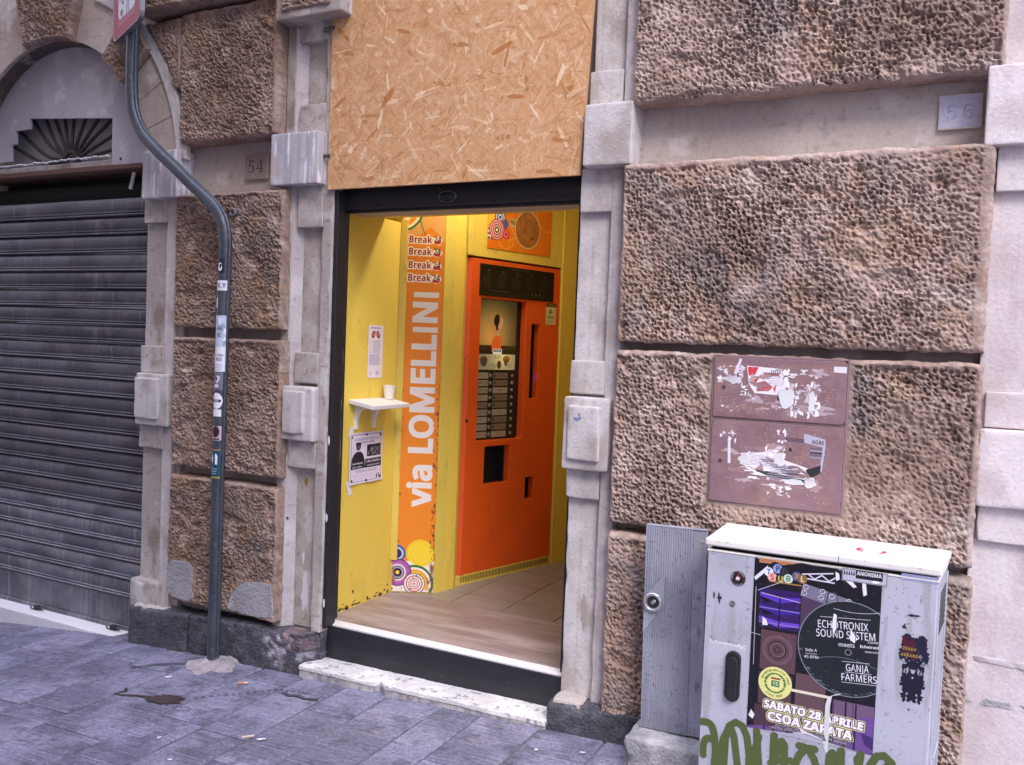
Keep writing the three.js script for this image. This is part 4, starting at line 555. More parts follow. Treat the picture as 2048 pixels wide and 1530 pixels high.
// ---------------------------------------------------------------- vending machine and the picture over it
{
  const t = thing('coffee_vending_machine', 'tall orange-red coffee vending machine with lit picture panel and selection buttons', 'vending machine', null, [MA.x, 0, MA.z], MA.ry);
  const rr = (p, x0, x1, y0, y1, r) => { p.moveTo(x0 + r, y0); p.lineTo(x1 - r, y0); p.quadraticCurveTo(x1, y0, x1, y0 + r); p.lineTo(x1, y1 - r); p.quadraticCurveTo(x1, y1, x1 - r, y1); p.lineTo(x0 + r, y1); p.quadraticCurveTo(x0, y1, x0, y1 - r); p.lineTo(x0, y0 + r); p.quadraticCurveTo(x0, y0, x0 + r, y0); return p; };
  const s = rr(new THREE.Shape(), 0.052, 0.802, 0.283, 2.09, 0.008);
  for (const q of [[0.112, 0.508, 1.042, 1.876, 0.02], [0.552, 0.634, 1.283, 1.745, 0.006], [0.185, 0.405, 0.785, 1.015, 0.006], [0.548, 0.632, 0.662, 0.806, 0.006]]) s.holes.push(rr(new THREE.Path(), ...q));
  const g = extrude(s, 0.04, 0.004); g.translate(0, 0, -0.044); part('front_door', g, M.orange, t);
  part('side_trim', planExtrude([[0.0, -0.03], [0.0, -0.6], [0.049, -0.6], [0.049, 0.0], [0.03, 0.0]], 0.283, 2.09, 0.004), M.orange, t);
  part('body', bx(0.052, 0.8, 0.283, 2.09, -0.6, -0.13), M.darkPlastic, t);
  for (const [n, x0, x1, y0, y1] of [['cup_tray', 0.175, 0.415, 0.775, 1.025], ['coin_return', 0.538, 0.642, 0.652, 0.816], ['coin_slot', 0.542, 0.644, 1.273, 1.755]]) part(n, join([bx(x0, x1, y0, y1, -0.13, -0.12), bx(x0, x0 + 0.008, y0, y1, -0.12, -0.046), bx(x1 - 0.008, x1, y0, y1, -0.12, -0.046), bx(x0, x1, y0, y0 + 0.008, -0.12, -0.046), bx(x0, x1, y1 - 0.008, y1, -0.12, -0.046)]), M.darkPlastic, t);
  const pay = part('payment_unit', rb(0.556, 0.612, 1.29, 1.45, -0.119, -0.07, 0.004), M.darkPlastic, t); part('lamp', rb(0.562, 0.584, 1.405, 1.425, -0.07, -0.064, 0.003), std({ color: lin(0.02, 0.04, 0.5), emissive: lin(0.03, 0.08, 1), emissiveIntensity: 1.6 }), pay); part('keypad', rb(0.562, 0.602, 1.31, 1.39, -0.07, -0.066, 0.002), M.darkIron, pay);
  const menu = part('menu_board', rb(0.095, 0.738, 1.886, 2.068, 0.0005, 0.008, 0.003), M.darkPlastic, t);
  const mm = printCanvas(636, 176, 1.4, (g2) => { const R = rng(5); text(g2, 'SELEZIONI / SELECTIONS', 330, 13, 11, '#6c7466', { sx: 1.3 }); for (let i = 0; i < 5; i++) { const x = 18 + i * 122; disc(g2, x + 44, 32, 4, '#8f8b80'); text(g2, ['CAFFE', 'CAPPUCCINO', 'CIOCCOLATO', 'LATTE', 'THE'][i], x + 44, 46, 8.5, '#77776f'); for (let k = 0; k < 6; k++) { disc(g2, x + 2, 60 + k * 13, 1.8, '#77736a'); lines(g2, R, x + 8, 58.5 + k * 13, 62, 1, 1, '#5f5d55', 2.2); } } text(g2, 'Scegli la bevanda e ritira il bicchiere', 150, 146, 10, '#8a887c'); for (let i = 0; i < 6; i++) disc(g2, 330 + i * 36, 146, 2.5 + i * 0.5, '#8d8a80'); lines(g2, R, 10, 163, 610, 2, 5, '#4d4c46', 1.6); }, '#0d0d0e');
  const mp = part('menu_print', sheet(0.636, 0.176, 0.001), std({ map: mm, roughness: 0.35 }), menu); mp.position.set(0.4165, 1.977, 0.0088);
  // lit picture panel
  const frame = part('display_panel', bx(0.105, 0.515, 1.035, 1.883, -0.06, -0.05), M.darkPlastic, t);
  const img = printCanvas(345, 410, 1.8, (g2) => {
    const R = rng(15); g2.fillStyle = '#7a6238'; g2.fillRect(0, 0, 345, 410); let gr = g2.createRadialGradient(120, 215, 10, 150, 200, 230); gr.addColorStop(0, '#e29a4e'); gr.addColorStop(0.45, '#a8844a'); gr.addColorStop(1, '#4a3e24'); g2.fillStyle = gr; g2.fillRect(0, 0, 345, 266);
    g2.strokeStyle = 'rgba(70,45,20,.55)'; g2.lineWidth = 4; g2.setLineDash([7, 6]); g2.beginPath(); g2.arc(168, 100, 62, 1.9, 5.6); g2.stroke(); g2.setLineDash([]);
    g2.fillStyle = '#332516'; g2.fillRect(0, 266, 345, 52); g2.fillStyle = '#241a12'; g2.fillRect(0, 294, 345, 24); for (let i = 0; i < 5; i++) { g2.fillStyle = 'rgba(110,80,40,.5)'; g2.fillRect(200, 272 + i * 9, 145, 2.5); }
    g2.save(); g2.translate(10, 0); poly(g2, [[132, 306], [128, 262], [138, 228], [160, 206], [182, 200], [204, 216], [214, 252], [206, 306]], '#e0602a'); poly(g2, [[166, 204], [168, 168], [190, 166], [194, 204], [180, 216]], '#c9996a'); g2.beginPath(); g2.ellipse(194, 134, 27, 38, 0.1, 0, 7); g2.fillStyle = '#cf9468'; g2.fill(); g2.beginPath(); g2.ellipse(166, 118, 24, 36, 0.2, 0, 7); g2.fillStyle = '#241812'; g2.fill(); poly(g2, [[152, 120], [164, 178], [180, 176], [176, 128]], '#241812'); poly(g2, [[214, 126], [223, 142], [213, 146]], '#a8714a'); g2.restore();
    gr = g2.createRadialGradient(236, 318, 5, 236, 340, 150); gr.addColorStop(0, '#f2e6a0'); gr.addColorStop(0.5, '#bfae80'); gr.addColorStop(1, '#8e8266'); g2.fillStyle = gr; g2.fillRect(0, 318, 345, 92);
    g2.fillStyle = '#ece6d8'; g2.fillRect(152, 286, 76, 32); g2.fillStyle = '#23283a'; g2.fillRect(158, 290, 64, 14); text(g2, 'LAVAZZA', 190, 297, 12, '#e6e2dc', { weight: 'bold' }); text(g2, 'BLUE', 192, 334, 24, '#6d5c3c', { sx: 1.1 });
    for (const [x, y, rx, ry, c] of [[78, 352, 34, 20, '#6d3c26'], [78, 366, 26, 26, '#4a3a2c'], [270, 346, 32, 20, '#a8692f'], [270, 366, 20, 22, '#6b4a2c'], [150, 388, 30, 20, '#9a8d6c'], [208, 380, 18, 24, '#4b3320']]) { g2.beginPath(); g2.ellipse(x, y, rx, ry, 0, 0, 7); g2.fillStyle = c; g2.fill(); } g2.fillStyle = '#b3a684'; g2.fillRect(276, 366, 54, 40); lines(g2, R, 280, 372, 44, 6, 5, '#6f6550', 1.2);
  });
  const im = part('lit_picture', sheet(0.345, 0.41, 0.002), std({ color: lin(0.3, 0.3, 0.3), map: img, emissive: lin(1, 0.95, 0.85), emissiveMap: img, emissiveIntensity: 0.16, roughness: 0.3 }), frame); im.position.set(0.294, 1.664, -0.047);
  const lab = bx(-0.06, 0.06, -0.0175, 0.0175, -0.05, -0.042), btn = new THREE.SphereGeometry(0.011, 12, 8), lm = [0, 1, 2].map((k) => std({ map: printCanvas(120, 35, 1.5, (g2) => { const R = rng(31 + k); lines(g2, R, 38, 10, 46, 2, 8, '#6b6459', 3); if (k) { disc(g2, 10, 18, 8, '#3a3028'); disc(g2, 108, 18, 5, '#6d5138'); } }, ['#a59c90', '#9a9186', '#7d7064'][k]), roughness: 0.5 })), bm = flat(0.3, 0.32, 0.3, 0.3, { metalness: 0.3 });
  { const g3 = new THREE.BoxGeometry(0.12, 0.035, 0.008); for (let r = 0; r < 9; r++) for (let c = 0; c < 2; c++) { const y = 1.424 - r * 0.0435, l = part('selection_label', g3, lm[r === 4 ? 2 : (r * 5 + c * 2) % 3 === 0 ? 0 : c ? 2 : 1], frame); l.position.set(c ? 0.345 : 0.18, y, -0.046); const b = part('button', btn, bm, frame); b.position.set(c ? 0.447 : 0.262, y, -0.046); b.scale.z = 0.5; } }
  const st = part('instruction_sticker', sheet(0.094, 0.132, 0.001), std({ map: printCanvas(94, 132, 3, (g2) => { const R = rng(44); g2.fillStyle = '#3a3428'; g2.fillRect(0, 0, 94, 22); text(g2, 'ATTENZIONE', 47, 11, 11, '#c9b25e', { weight: 'bold' }); poly(g2, [[30, 62], [40, 30], [52, 48], [46, 66]], '#4e4428'); disc(g2, 56, 58, 9, '#c8a820'); lines(g2, R, 12, 78, 70, 3, 6, '#4c4536', 3); lines(g2, R, 14, 102, 64, 4, 6, '#8b8468', 1.6); }, '#cfc795'), roughness: 0.6 }), t); st.position.set(0.7275, 1.8105, 0.0012);
  const slots = []; for (let i = 0; i < 62; i++) slots.push(bx(0.03 + i * 0.0124, 0.0345 + i * 0.0124, 0.237, 0.272, -0.003, 0.0015)); const base = part('base_grille', rb(-0.005, 0.806, 0.222, 0.28, -0.03, 0.0, 0.002), M.yellow, t); part('grille_slots', join(slots), M.darkIron, base);
  part('keyhole', new THREE.CylinderGeometry(0.009, 0.009, 0.006, 12).rotateX(Math.PI / 2).translate(0.03, 1.17, 0.006), M.darkIron, t);
}
{
  const t = thing('coffee_picture', 'orange picture board of a coffee cup seen from above, over the vending machine', 'picture', null, [MA.x, 0, MA.z], MA.ry);
  const map = printCanvas(550, 350, 1.2, (g) => {
    const R = rng(91), cy = 211; for (const [x, y, r] of [[150, 270, 70], [230, 330, 60], [520, 90, 110]]) { g.beginPath(); g.arc(x, y, r, 0, 7); g.strokeStyle = '#f0a63c'; g.lineWidth = 6; g.stroke(); }
    const ring = (x, y, l) => l.forEach(([r, c]) => disc(g, x, y, r, c));
    g.fillStyle = '#f4e0c4'; g.fillRect(0, 230, 26, 70); for (let i = 0; i < 9; i++) disc(g, 10 + (i % 3) * 22, 240 + Math.floor(i / 3) * 26, 9, '#6a5a48');
    ring(18, 175, [[60, '#f0c030'], [52, '#e88a1a'], [44, '#f0c030']]); ring(96, 165, [[44, '#3a3d6e'], [36, '#dfe0ea'], [28, '#5d6aa4'], [18, '#dfe0ea'], [10, '#33325e']]); ring(140, 200, [[28, '#3c5a9a'], [20, '#8a5a8e'], [12, '#3c5a9a']]);
    ring(72, 240, [[62, '#c03a50'], [54, '#e9c7c2'], [48, '#b83850'], [40, '#e9c7c2'], [33, '#a82c48'], [24, '#efdcd0'], [18, '#2d1a2a'], [9, '#efe6c8']]); ring(150, 258, [[28, '#c8283c'], [20, '#e77a80'], [12, '#c8283c']]);
    g.save(); g.translate(218, cy - 26); g.rotate(0.3); g.fillStyle = '#bfae86'; g.fillRect(-44, -20, 90, 44); g.fillStyle = '#a07a3c'; g.fillRect(-38, -10, 70, 22); g.restore();
    disc(g, 335, cy, 112, '#c8b48a'); disc(g, 335, cy, 104, '#8a5a2c'); disc(g, 335, cy, 99, '#a4682f'); for (let i = 0; i < 260; i++) { const a = R() * 6.3, r = Math.sqrt(R()) * 92; g.globalAlpha = 0.35; rag(g, R, 335 + r * Math.cos(a), cy + r * Math.sin(a), 4 + R() * 14, 3 + R() * 9, ['#b87a3e', '#8e5626', '#c38a4c', '#9c6230'][i % 4], 12, 0.5); } g.globalAlpha = 1; g.strokeStyle = '#cf9a5c'; g.lineWidth = 4; g.beginPath(); g.arc(335, cy + 10, 40, 0.3, 2.7); g.stroke(); disc(g, 372, cy + 44, 12, '#8a3c1c');
    for (const r of [52, 40, 28, 16]) { g.beginPath(); g.arc(545, 20, r, 0, 7); g.strokeStyle = r % 24 ? '#3d2b4c' : '#e9d9c0'; g.lineWidth = 5; g.stroke(); }
  }, '#e67c1a');
  const p = part('print', sheet(0.55, 0.35, 0.004), std({ map, roughness: 0.45 }), t); p.position.set(0.415, 2.335, 0.0075);
}

// ---------------------------------------------------------------- bent sign post with stickers
{
  const X0 = -1.186, Y0 = -0.03, Z0 = 0.2, t = thing('sign_post', 'bent grey metal sign post with stickers carrying a red-rimmed white sign', 'sign post', null, [X0, Y0, Z0]);
  const P = [[-1.186, -0.03], [-1.1855, 0.4], [-1.184, 0.8], [-1.18, 1.3], [-1.176, 1.8], [-1.172, 2.0], [-1.174, 2.07], [-1.192, 2.148], [-1.245, 2.22], [-1.316, 2.276], [-1.41, 2.342], [-1.525, 2.428], [-1.645, 2.516], [-1.755, 2.61], [-1.822, 2.715], [-1.845, 2.83], [-1.8485, 2.95], [-1.846, 3.15], [-1.84, 3.6]].map(([x, y]) => new THREE.Vector3(x - X0, y - Y0, 0));
  const c = new THREE.CatmullRomCurve3(P, false, 'centripetal'), N = 150, pts = c.getSpacedPoints(N), ring = [];
  for (let k = 0; k < 40; k++) { const a = (k / 40) * Math.PI * 2; let d = Math.abs(a - 0.16); if (d > Math.PI) d = 2 * Math.PI - d; ring.push([a, d < 0.1 ? 0.0235 : d < 0.2 ? 0.0285 : 0.0305]); }
  const pos = [], uv = [], idx = [];
  pts.forEach((p, i) => { const q = pts[Math.min(N, i + 1)].clone().sub(pts[Math.max(0, i - 1)]).normalize(); ring.forEach(([a, r]) => { pos.push(p.x + Math.cos(a) * r * q.y, p.y - Math.cos(a) * r * q.x, Math.sin(a) * r); uv.push(a * 0.03, i * 0.025); }); });
  for (let i = 0; i < N; i++) for (let k = 0; k < 40; k++) { const a = i * 40 + k, b = i * 40 + ((k + 1) % 40); idx.push(a, a + 40, b, b, a + 40, b + 40); }
  const g = new THREE.BufferGeometry(); g.setAttribute('position', new THREE.Float32BufferAttribute(pos, 3)); g.setAttribute('uv', new THREE.Float32BufferAttribute(uv, 2)); g.setIndex(idx); g.computeVertexNormals(); part('pole', g, M.pole, t);
  const atlas = printCanvas(80, 640, 1.6, (g2) => {
    const R = rng(3), S = (i, bg, f) => { g2.save(); g2.translate(0, i * 64); g2.beginPath(); g2.rect(0, 0, 80, 64); g2.clip(); g2.fillStyle = bg; g2.fillRect(0, 0, 80, 64); f(); g2.restore(); };
    S(0, '#23242e', () => { rag(g2, R, 40, 34, 26, 24, '#e6e6ee', 14, 0.35); rag(g2, R, 44, 30, 13, 12, '#23242e', 10, 0.4); });
    S(1, '#d9d8e2', () => { text(g2, 'N.Y', 40, 32, 40, '#3c3c4c', { weight: 'bold' }); });
    S(2, '#dcdce6', () => { g2.strokeStyle = '#333344'; g2.lineWidth = 5; g2.strokeRect(20, 12, 40, 40); });
    S(3, '#b9c6da', () => { for (let i = 0; i < 9; i++) rag(g2, R, R() * 80, R() * 64, 14, 8, ['#dfe6f0', '#8fa0b8', '#a8b8cc'][i % 3]); text(g2, 'SARA', 40, 26, 13, '#2a2e44', { weight: 'bold' }); text(g2, 'BACI', 40, 40, 11, '#2a2e44', { weight: 'bold' }); });
    S(4, '#dfe0ea', () => { text(g2, 'A.S. CIVIDIN', 40, 22, 9, '#22243a', { weight: 'bold' }); text(g2, 'SERVIZI', 40, 33, 11, '#22243a', { weight: 'bold' }); lines(g2, R, 8, 44, 60, 4, 4.5, '#6d7fae', 1.6); });
    S(5, '#6f6f7c', () => { rag(g2, R, 44, 26, 20, 18, '#c9c8d2', 14, 0.5); rag(g2, R, 34, 50, 26, 8, '#d8d8e0', 14, 0.5); rag(g2, R, 36, 24, 8, 10, '#4a4a56', 10, 0.4); });
    S(6, '#33363f', () => { g2.beginPath(); g2.ellipse(40, 32, 38, 31, 0, 0, 7); g2.fillStyle = '#e4e4ec'; g2.fill(); g2.fillStyle = '#2c2e3a'; g2.fillRect(8, 27, 60, 10); text(g2, 'INDIES', 40, 32, 9, '#e4e4ec', { weight: 'bold' }); });
    S(7, '#e3e3ea', () => {});
    S(8, '#bca7ae', () => { g2.beginPath(); g2.ellipse(38, 26, 28, 24, 0, 0, 7); g2.fillStyle = '#3b1c2e'; g2.fill(); rag(g2, R, 34, 30, 8, 18, '#14101a', 12, 0.4); g2.fillStyle = '#3b1c2e'; g2.fillRect(10, 54, 56, 6); });
    S(9, '#16465a', () => { g2.fillStyle = '#c9a63c'; g2.fillRect(0, 0, 80, 3); g2.fillRect(0, 60, 80, 3); rag(g2, R, 20, 22, 7, 15, '#e4e8ee', 12, 0.5); rag(g2, R, 52, 22, 12, 16, '#e4e8ee', 14, 0.5); lines(g2, R, 12, 42, 52, 3, 5, '#a9bac4', 2); });
  });
  const sm = std({ map: atlas, roughness: 0.45 });
  const Y = (py) => 0.794 + (1000 - py) * 0.002443 - Y0;
  [[520, 549, 48, 135, 0], [562, 582, 18, 138, 1], [597, 616, 100, 140, 2], [631, 693, 16, 140, 3], [693, 742, 14, 140, 4], [743, 778, 28, 138, 5], [784, 816, 24, 142, 6], [817, 831, 36, 142, 7], [850, 879, 28, 136, 8], [897, 954, 30, 138, 9]].forEach(([p0, p1, a0, a1, n]) => {
    const y1 = Y(p0), y0 = Y(p1), v = [], u = [], ix = [], K = 12;
    for (let j = 0; j < 2; j++) for (let k = 0; k <= K; k++) { const a = lerp(a1, a0, k / K) * Math.PI / 180, y = j ? y1 : y0, q = P.findIndex((v2) => v2.y > y), cx = lerp(P[q - 1].x, P[q].x, (y - P[q - 1].y) / (P[q].y - P[q - 1].y)); v.push(cx + Math.cos(a) * 0.0316, y, Math.sin(a) * 0.0316); u.push(k / K, 1 - (n + (j ? 0.02 : 0.98)) / 10); }
    for (let k = 0; k < K; k++) ix.push(k, k + 1, k + K + 1, k + 1, k + K + 2, k + K + 1);
    const g3 = new THREE.BufferGeometry(); g3.setAttribute('position', new THREE.Float32BufferAttribute(v, 3)); g3.setAttribute('uv', new THREE.Float32BufferAttribute(u, 2)); g3.setIndex(ix); g3.computeVertexNormals(); part('sticker', g3, sm, t);
  });
  const W = 0.5, H = 0.6, sg = new THREE.Group(); sg.name = 'sign_panel'; sg.position.set(-1.833 - X0, 3.118 - Y0, 0.252 - Z0); sg.rotation.set(0, -25 * Math.PI / 180, 0); t.add(sg);
  const out = (r, i = 0) => { const s = new THREE.Shape(), x = W / 2 - i, y0 = i, y1 = H - i; s.moveTo(-x + r, y0); s.lineTo(x - r, y0); s.quadraticCurveTo(x, y0, x, y0 + r); s.lineTo(x, y1 - r); s.quadraticCurveTo(x, y1, x - r, y1); s.lineTo(-x + r, y1); s.quadraticCurveTo(-x, y1, -x, y1 - r); s.lineTo(-x, y0 + r); s.quadraticCurveTo(-x, y0, -x + r, y0); return s; };
  const rim = out(0.05); rim.holes.push(new THREE.Path(out(0.045, 0.004).getPoints(10).reverse()));
  part('sign_rim', extrude(rim, 0.022, 0.0005).translate(0, 0, -0.02), M.steel, sg); part('sign_back', extrude(out(0.046, 0.004), 0.002).translate(0, 0, -0.003), M.steel, sg);
  const fg = new THREE.ShapeGeometry(out(0.046, 0.004), 10), fp = fg.attributes.position, fu = fg.attributes.uv; for (let i = 0; i < fp.count; i++) fu.setXY(i, fp.getX(i) / W + 0.5, fp.getY(i) / H);
  fg.translate(0, 0, 0.0002);
  part('sign_face', fg, std({ roughness: 0.4, map: printCanvas(500, 600, 1.2, (g2) => { const R = rng(8); g2.fillStyle = '#dcdce4'; g2.fillRect(0, 0, 500, 600); const rr = (i, c) => { g2.beginPath(); g2.roundRect(i, i, 500 - 2 * i, 600 - 2 * i, 40); g2.fillStyle = c; g2.fill(); }; rr(8, '#a0132f'); rr(92, '#dfdfe8'); g2.fillStyle = '#b9bac8'; for (let i = 0; i < 24; i++) g2.fillRect(98, 330 + i * 9, 300, 2); text(g2, 'ZONA', 250, 170, 70, '#26252e', { weight: 'bold' }); text(g2, 'A TRAFFICO LIMITATO', 250, 240, 26, '#26252e', { weight: 'bold' }); g2.strokeStyle = '#17161c'; g2.lineWidth = 11; g2.lineCap = 'round'; g2.beginPath(); g2.moveTo(120, 420); g2.bezierCurveTo(150, 340, 180, 520, 205, 400); g2.bezierCurveTo(220, 350, 240, 480, 262, 400); g2.lineTo(250, 500); g2.moveTo(290, 380); g2.bezierCurveTo(330, 350, 320, 430, 285, 430); g2.lineTo(280, 500); g2.moveTo(340, 390); g2.lineTo(352, 470); g2.moveTo(180, 470); g2.lineTo(172, 520); g2.stroke(); disc(g2, 150, 480, 16, '#17161c'); for (let i = 0; i < 40; i++) { g2.globalAlpha = 0.4; rag(g2, R, R() * 500, R() * 600, 3 + R() * 5, 3 + R() * 5, '#8b8790', 9); } }) }), sg);
  part('clamp', rb(-0.05, 0.05, 0.03, 0.06, -0.05, -0.021, 0.004), M.steel, sg);
}
// flat litter, mortar, stains: all lie on the paving
function mound(name, label, cat, x, z, rx, rz, h, mat, seed) {
  const g = new THREE.CircleGeometry(1, 48), n = 14, pos = [], idx = []; g.dispose();
  for (let i = 0; i <= n; i++) for (let k = 0; k < 48; k++) { const a = (k / 48) * 6.2832, e = 0.35 + 1.2 * fbm(Math.cos(a) * 2 + 5, Math.sin(a) * 2 + 5, 3, seed), r = (i / n) * e; const X = x + Math.cos(a) * rx * r, Z = z + Math.sin(a) * rz * r; pos.push(X, gy(X) + (i === n ? -0.01 : 0.001) + h * (1 - (i / n) ** 1.6) * (0.75 + 0.5 * fbm(X * 30, Z * 30, 3, seed + 3)), Z); }
  for (let i = 0; i < n; i++) for (let k = 0; k < 48; k++) { const a = i * 48 + k, b = i * 48 + ((k + 1) % 48); idx.push(a, b, a + 48, b, b + 48, a + 48); }
  const q = new THREE.BufferGeometry(); q.setAttribute('position', new THREE.Float32BufferAttribute(pos, 3)); q.setIndex(idx); q.computeVertexNormals(); return single(name, boxUV(q), mat, label, cat);
}
M.mortarMound = std({ map: plaster([0.4, 0.37, 0.37], [0.2, 0.18, 0.19], 0.8, 97), bumpMap: grainBump, bumpScale: 0.01, roughness: 0.95 });
mound('mortar_mound', 'pale rough mortar mound around the foot of the sign post', 'mortar', -1.165, 0.185, 0.15, 0.13, 0.035, M.mortarMound, 5);
function onGround(name, pts, x, z, mat, label, cat, th = 0.0015, ry = 0) { const g = extrude(shapeOf(pts), th); g.rotateX(-Math.PI / 2); g.rotateY(ry); const p = g.attributes.position; for (let i = 0; i < p.count; i++) p.setXYZ(i, p.getX(i) + x, p.getY(i) + gy(p.getX(i) + x) + 0.0055, p.getZ(i) + z); g.computeVertexNormals(); return single(name, boxUV(g), mat, label, cat); }
{
  const R = rng(17), st = std({ map: tile(256, 0.4, (u, v) => { const a = fbm(u * 9, v * 9, 4, 821, 9); return mix([0.035, 0.022, 0.024], [0.075, 0.05, 0.05], a); }), roughness: 0.3 }), pts = [];
  for (let i = 0; i < 80; i++) { const a = (i / 80) * 6.2832, spike = R() > 0.72 ? 1 + 0.55 * R() : 1, k = (0.78 + 0.3 * R()) * spike; pts.push([Math.cos(a) * 0.085 * k, Math.sin(a) * 0.05 * k]); }
  onGround('liquid_stain', pts, -1.025, 0.635, st, 'dark brown dried splash with spiky rim on the paving below the sign post', 'stain', 0.0012, 0.35);
  const ribbon = (path, w) => { const L = [], Rr = []; path.forEach(([x, y], i) => { const a = path[Math.max(0, i - 1)], b = path[Math.min(path.length - 1, i + 1)], dx = b[0] - a[0], dy = b[1] - a[1], l = Math.hypot(dx, dy), k = w * (0.4 + 0.9 * R()); L.push([x - (dy / l) * k, y + (dx / l) * k]); Rr.unshift([x + (dy / l) * k, y - (dx / l) * k]); }); return L.concat(Rr); };
  onGround('liquid_stain', ribbon([[-1.29, -0.62], [-1.265, -0.645], [-1.285, -0.69], [-1.24, -0.688], [-1.17, -0.66], [-1.1, -0.648]], 0.008), 0, 0, st, 'hooked dark brown trickle leading left from the dried splash', 'stain', 0.0011);
  const wet = flat(0.07, 0.065, 0.085, 0.45); let n = 0;
  const trail = [[-0.93, -0.565], [-0.86, -0.5], [-0.79, -0.44], [-0.72, -0.37], [-0.66, -0.31], [-0.57, -0.3], [-0.5, -0.29]];
  const g = []; for (let i = 0; i < trail.length - 1; i++) for (let k = 0; k < 3; k++) { const x = lerp(trail[i][0], trail[i + 1][0], (k + 0.3) / 3), z = -lerp(trail[i][1], trail[i + 1][1], (k + 0.3) / 3), e = extrude(ragShape(R, 0.011, 0.005, 14, 0.5), 0.0011); e.rotateX(-Math.PI / 2); e.rotateY(0.75); e.translate(x, gy(x) + 0.0055, z); g.push(e); n++; }
  single('drip_trail', join(g), wet, 'broken line of small dark drips running towards the doorstep', 'stain');
  onGround('liquid_stain', ribbon([[-1.5, -0.42], [-1.42, -0.33], [-1.35, -0.29], [-1.29, -0.24], [-1.25, -0.215]], 0.006), 0, 0, wet, 'thin dark wet streak on the paving just left of the mortar mound', 'stain');
  onGround('liquid_stain', ribbon([[-0.62, -0.33], [-0.58, -0.35], [-0.54, -0.33], [-0.49, -0.345], [-0.43, -0.325]], 0.009), 0, 0, wet, 'ragged dark wet patch on the paving in front of the doorstep left end', 'stain');
  const pap = flat(0.7, 0.69, 0.68, 0.85), bit = (x, z, w, l, ry, label) => onGround('paper_scrap', ragShape(R, w * 0.75, l * 0.75, 13, 0.6).getPoints().map((p) => [p.x, p.y]), x, z, pap, label, 'paper scrap', 0.002, ry);
  bit(-1.229, 0.436, 0.03, 0.018, 0.4, 'white paper scrap on the paving left of the sign post foot');
  bit(-0.37, 0.752, 0.03, 0.014, 0.8, 'crumpled white scrap beside the small butt on the paving at bottom centre');
  bit(-0.737, 0.925, 0.016, 0.01, 1, 'tiny white scrap on the paving between dried splash and bottom picture edge');
  bit(-0.546, 1.04, 0.018, 0.009, 0.3, 'tiny white scrap on the paving at the bottom picture edge');
  bit(0.634, 0.331, 0.014, 0.01, 0.9, 'tiny white scrap in front of the right plinth, nearer the doorstep');
  bit(0.803, 0.272, 0.018, 0.008, 0.2, 'tiny white scrap in front of the right plinth, nearer the concrete block');
  bit(-1.129, 0.165, 0.009, 0.009, 0.2, 'tiny white scrap lying on the mortar by the post foot');
  const butt = (x, z, ry, a, label) => { const t = thing('cigarette_butt', label, 'cigarette butt', null, [x, gy(x) + 0.0105, z], ry); part('filter', new THREE.CylinderGeometry(0.0042, 0.0042, 0.026, 10).rotateZ(Math.PI / 2).translate(-0.012, 0, 0), flat(...a, 0.8), t); part('paper_tube', new THREE.CylinderGeometry(0.004, 0.0042, 0.02, 10).rotateZ(Math.PI / 2).translate(0.011, 0, 0), flat(0.62, 0.52, 0.44, 0.85), t); };
  butt(-0.854, 0.339, 0.6, [0.62, 0.26, 0.1], 'orange cigarette butt on the paving right of the sign post'); butt(-0.423, 0.762, 0.9, [0.6, 0.5, 0.38], 'pale cigarette butt beside the white scrap at bottom centre');
}
// iron hook on the pier
{
  const t = thing('wall_hook', 'small pale iron ring fixed in the pier just behind the bend of the post', 'hook', null, [-1.2, 2.205, 0.118]);
  part('ring', new THREE.TorusGeometry(0.017, 0.005, 8, 22), M.steel, t).position.z = 0.012; part('pin', new THREE.CylinderGeometry(0.006, 0.006, 0.04, 8).rotateX(Math.PI / 2).translate(0, -0.018, -0.005), M.rust, t);
}

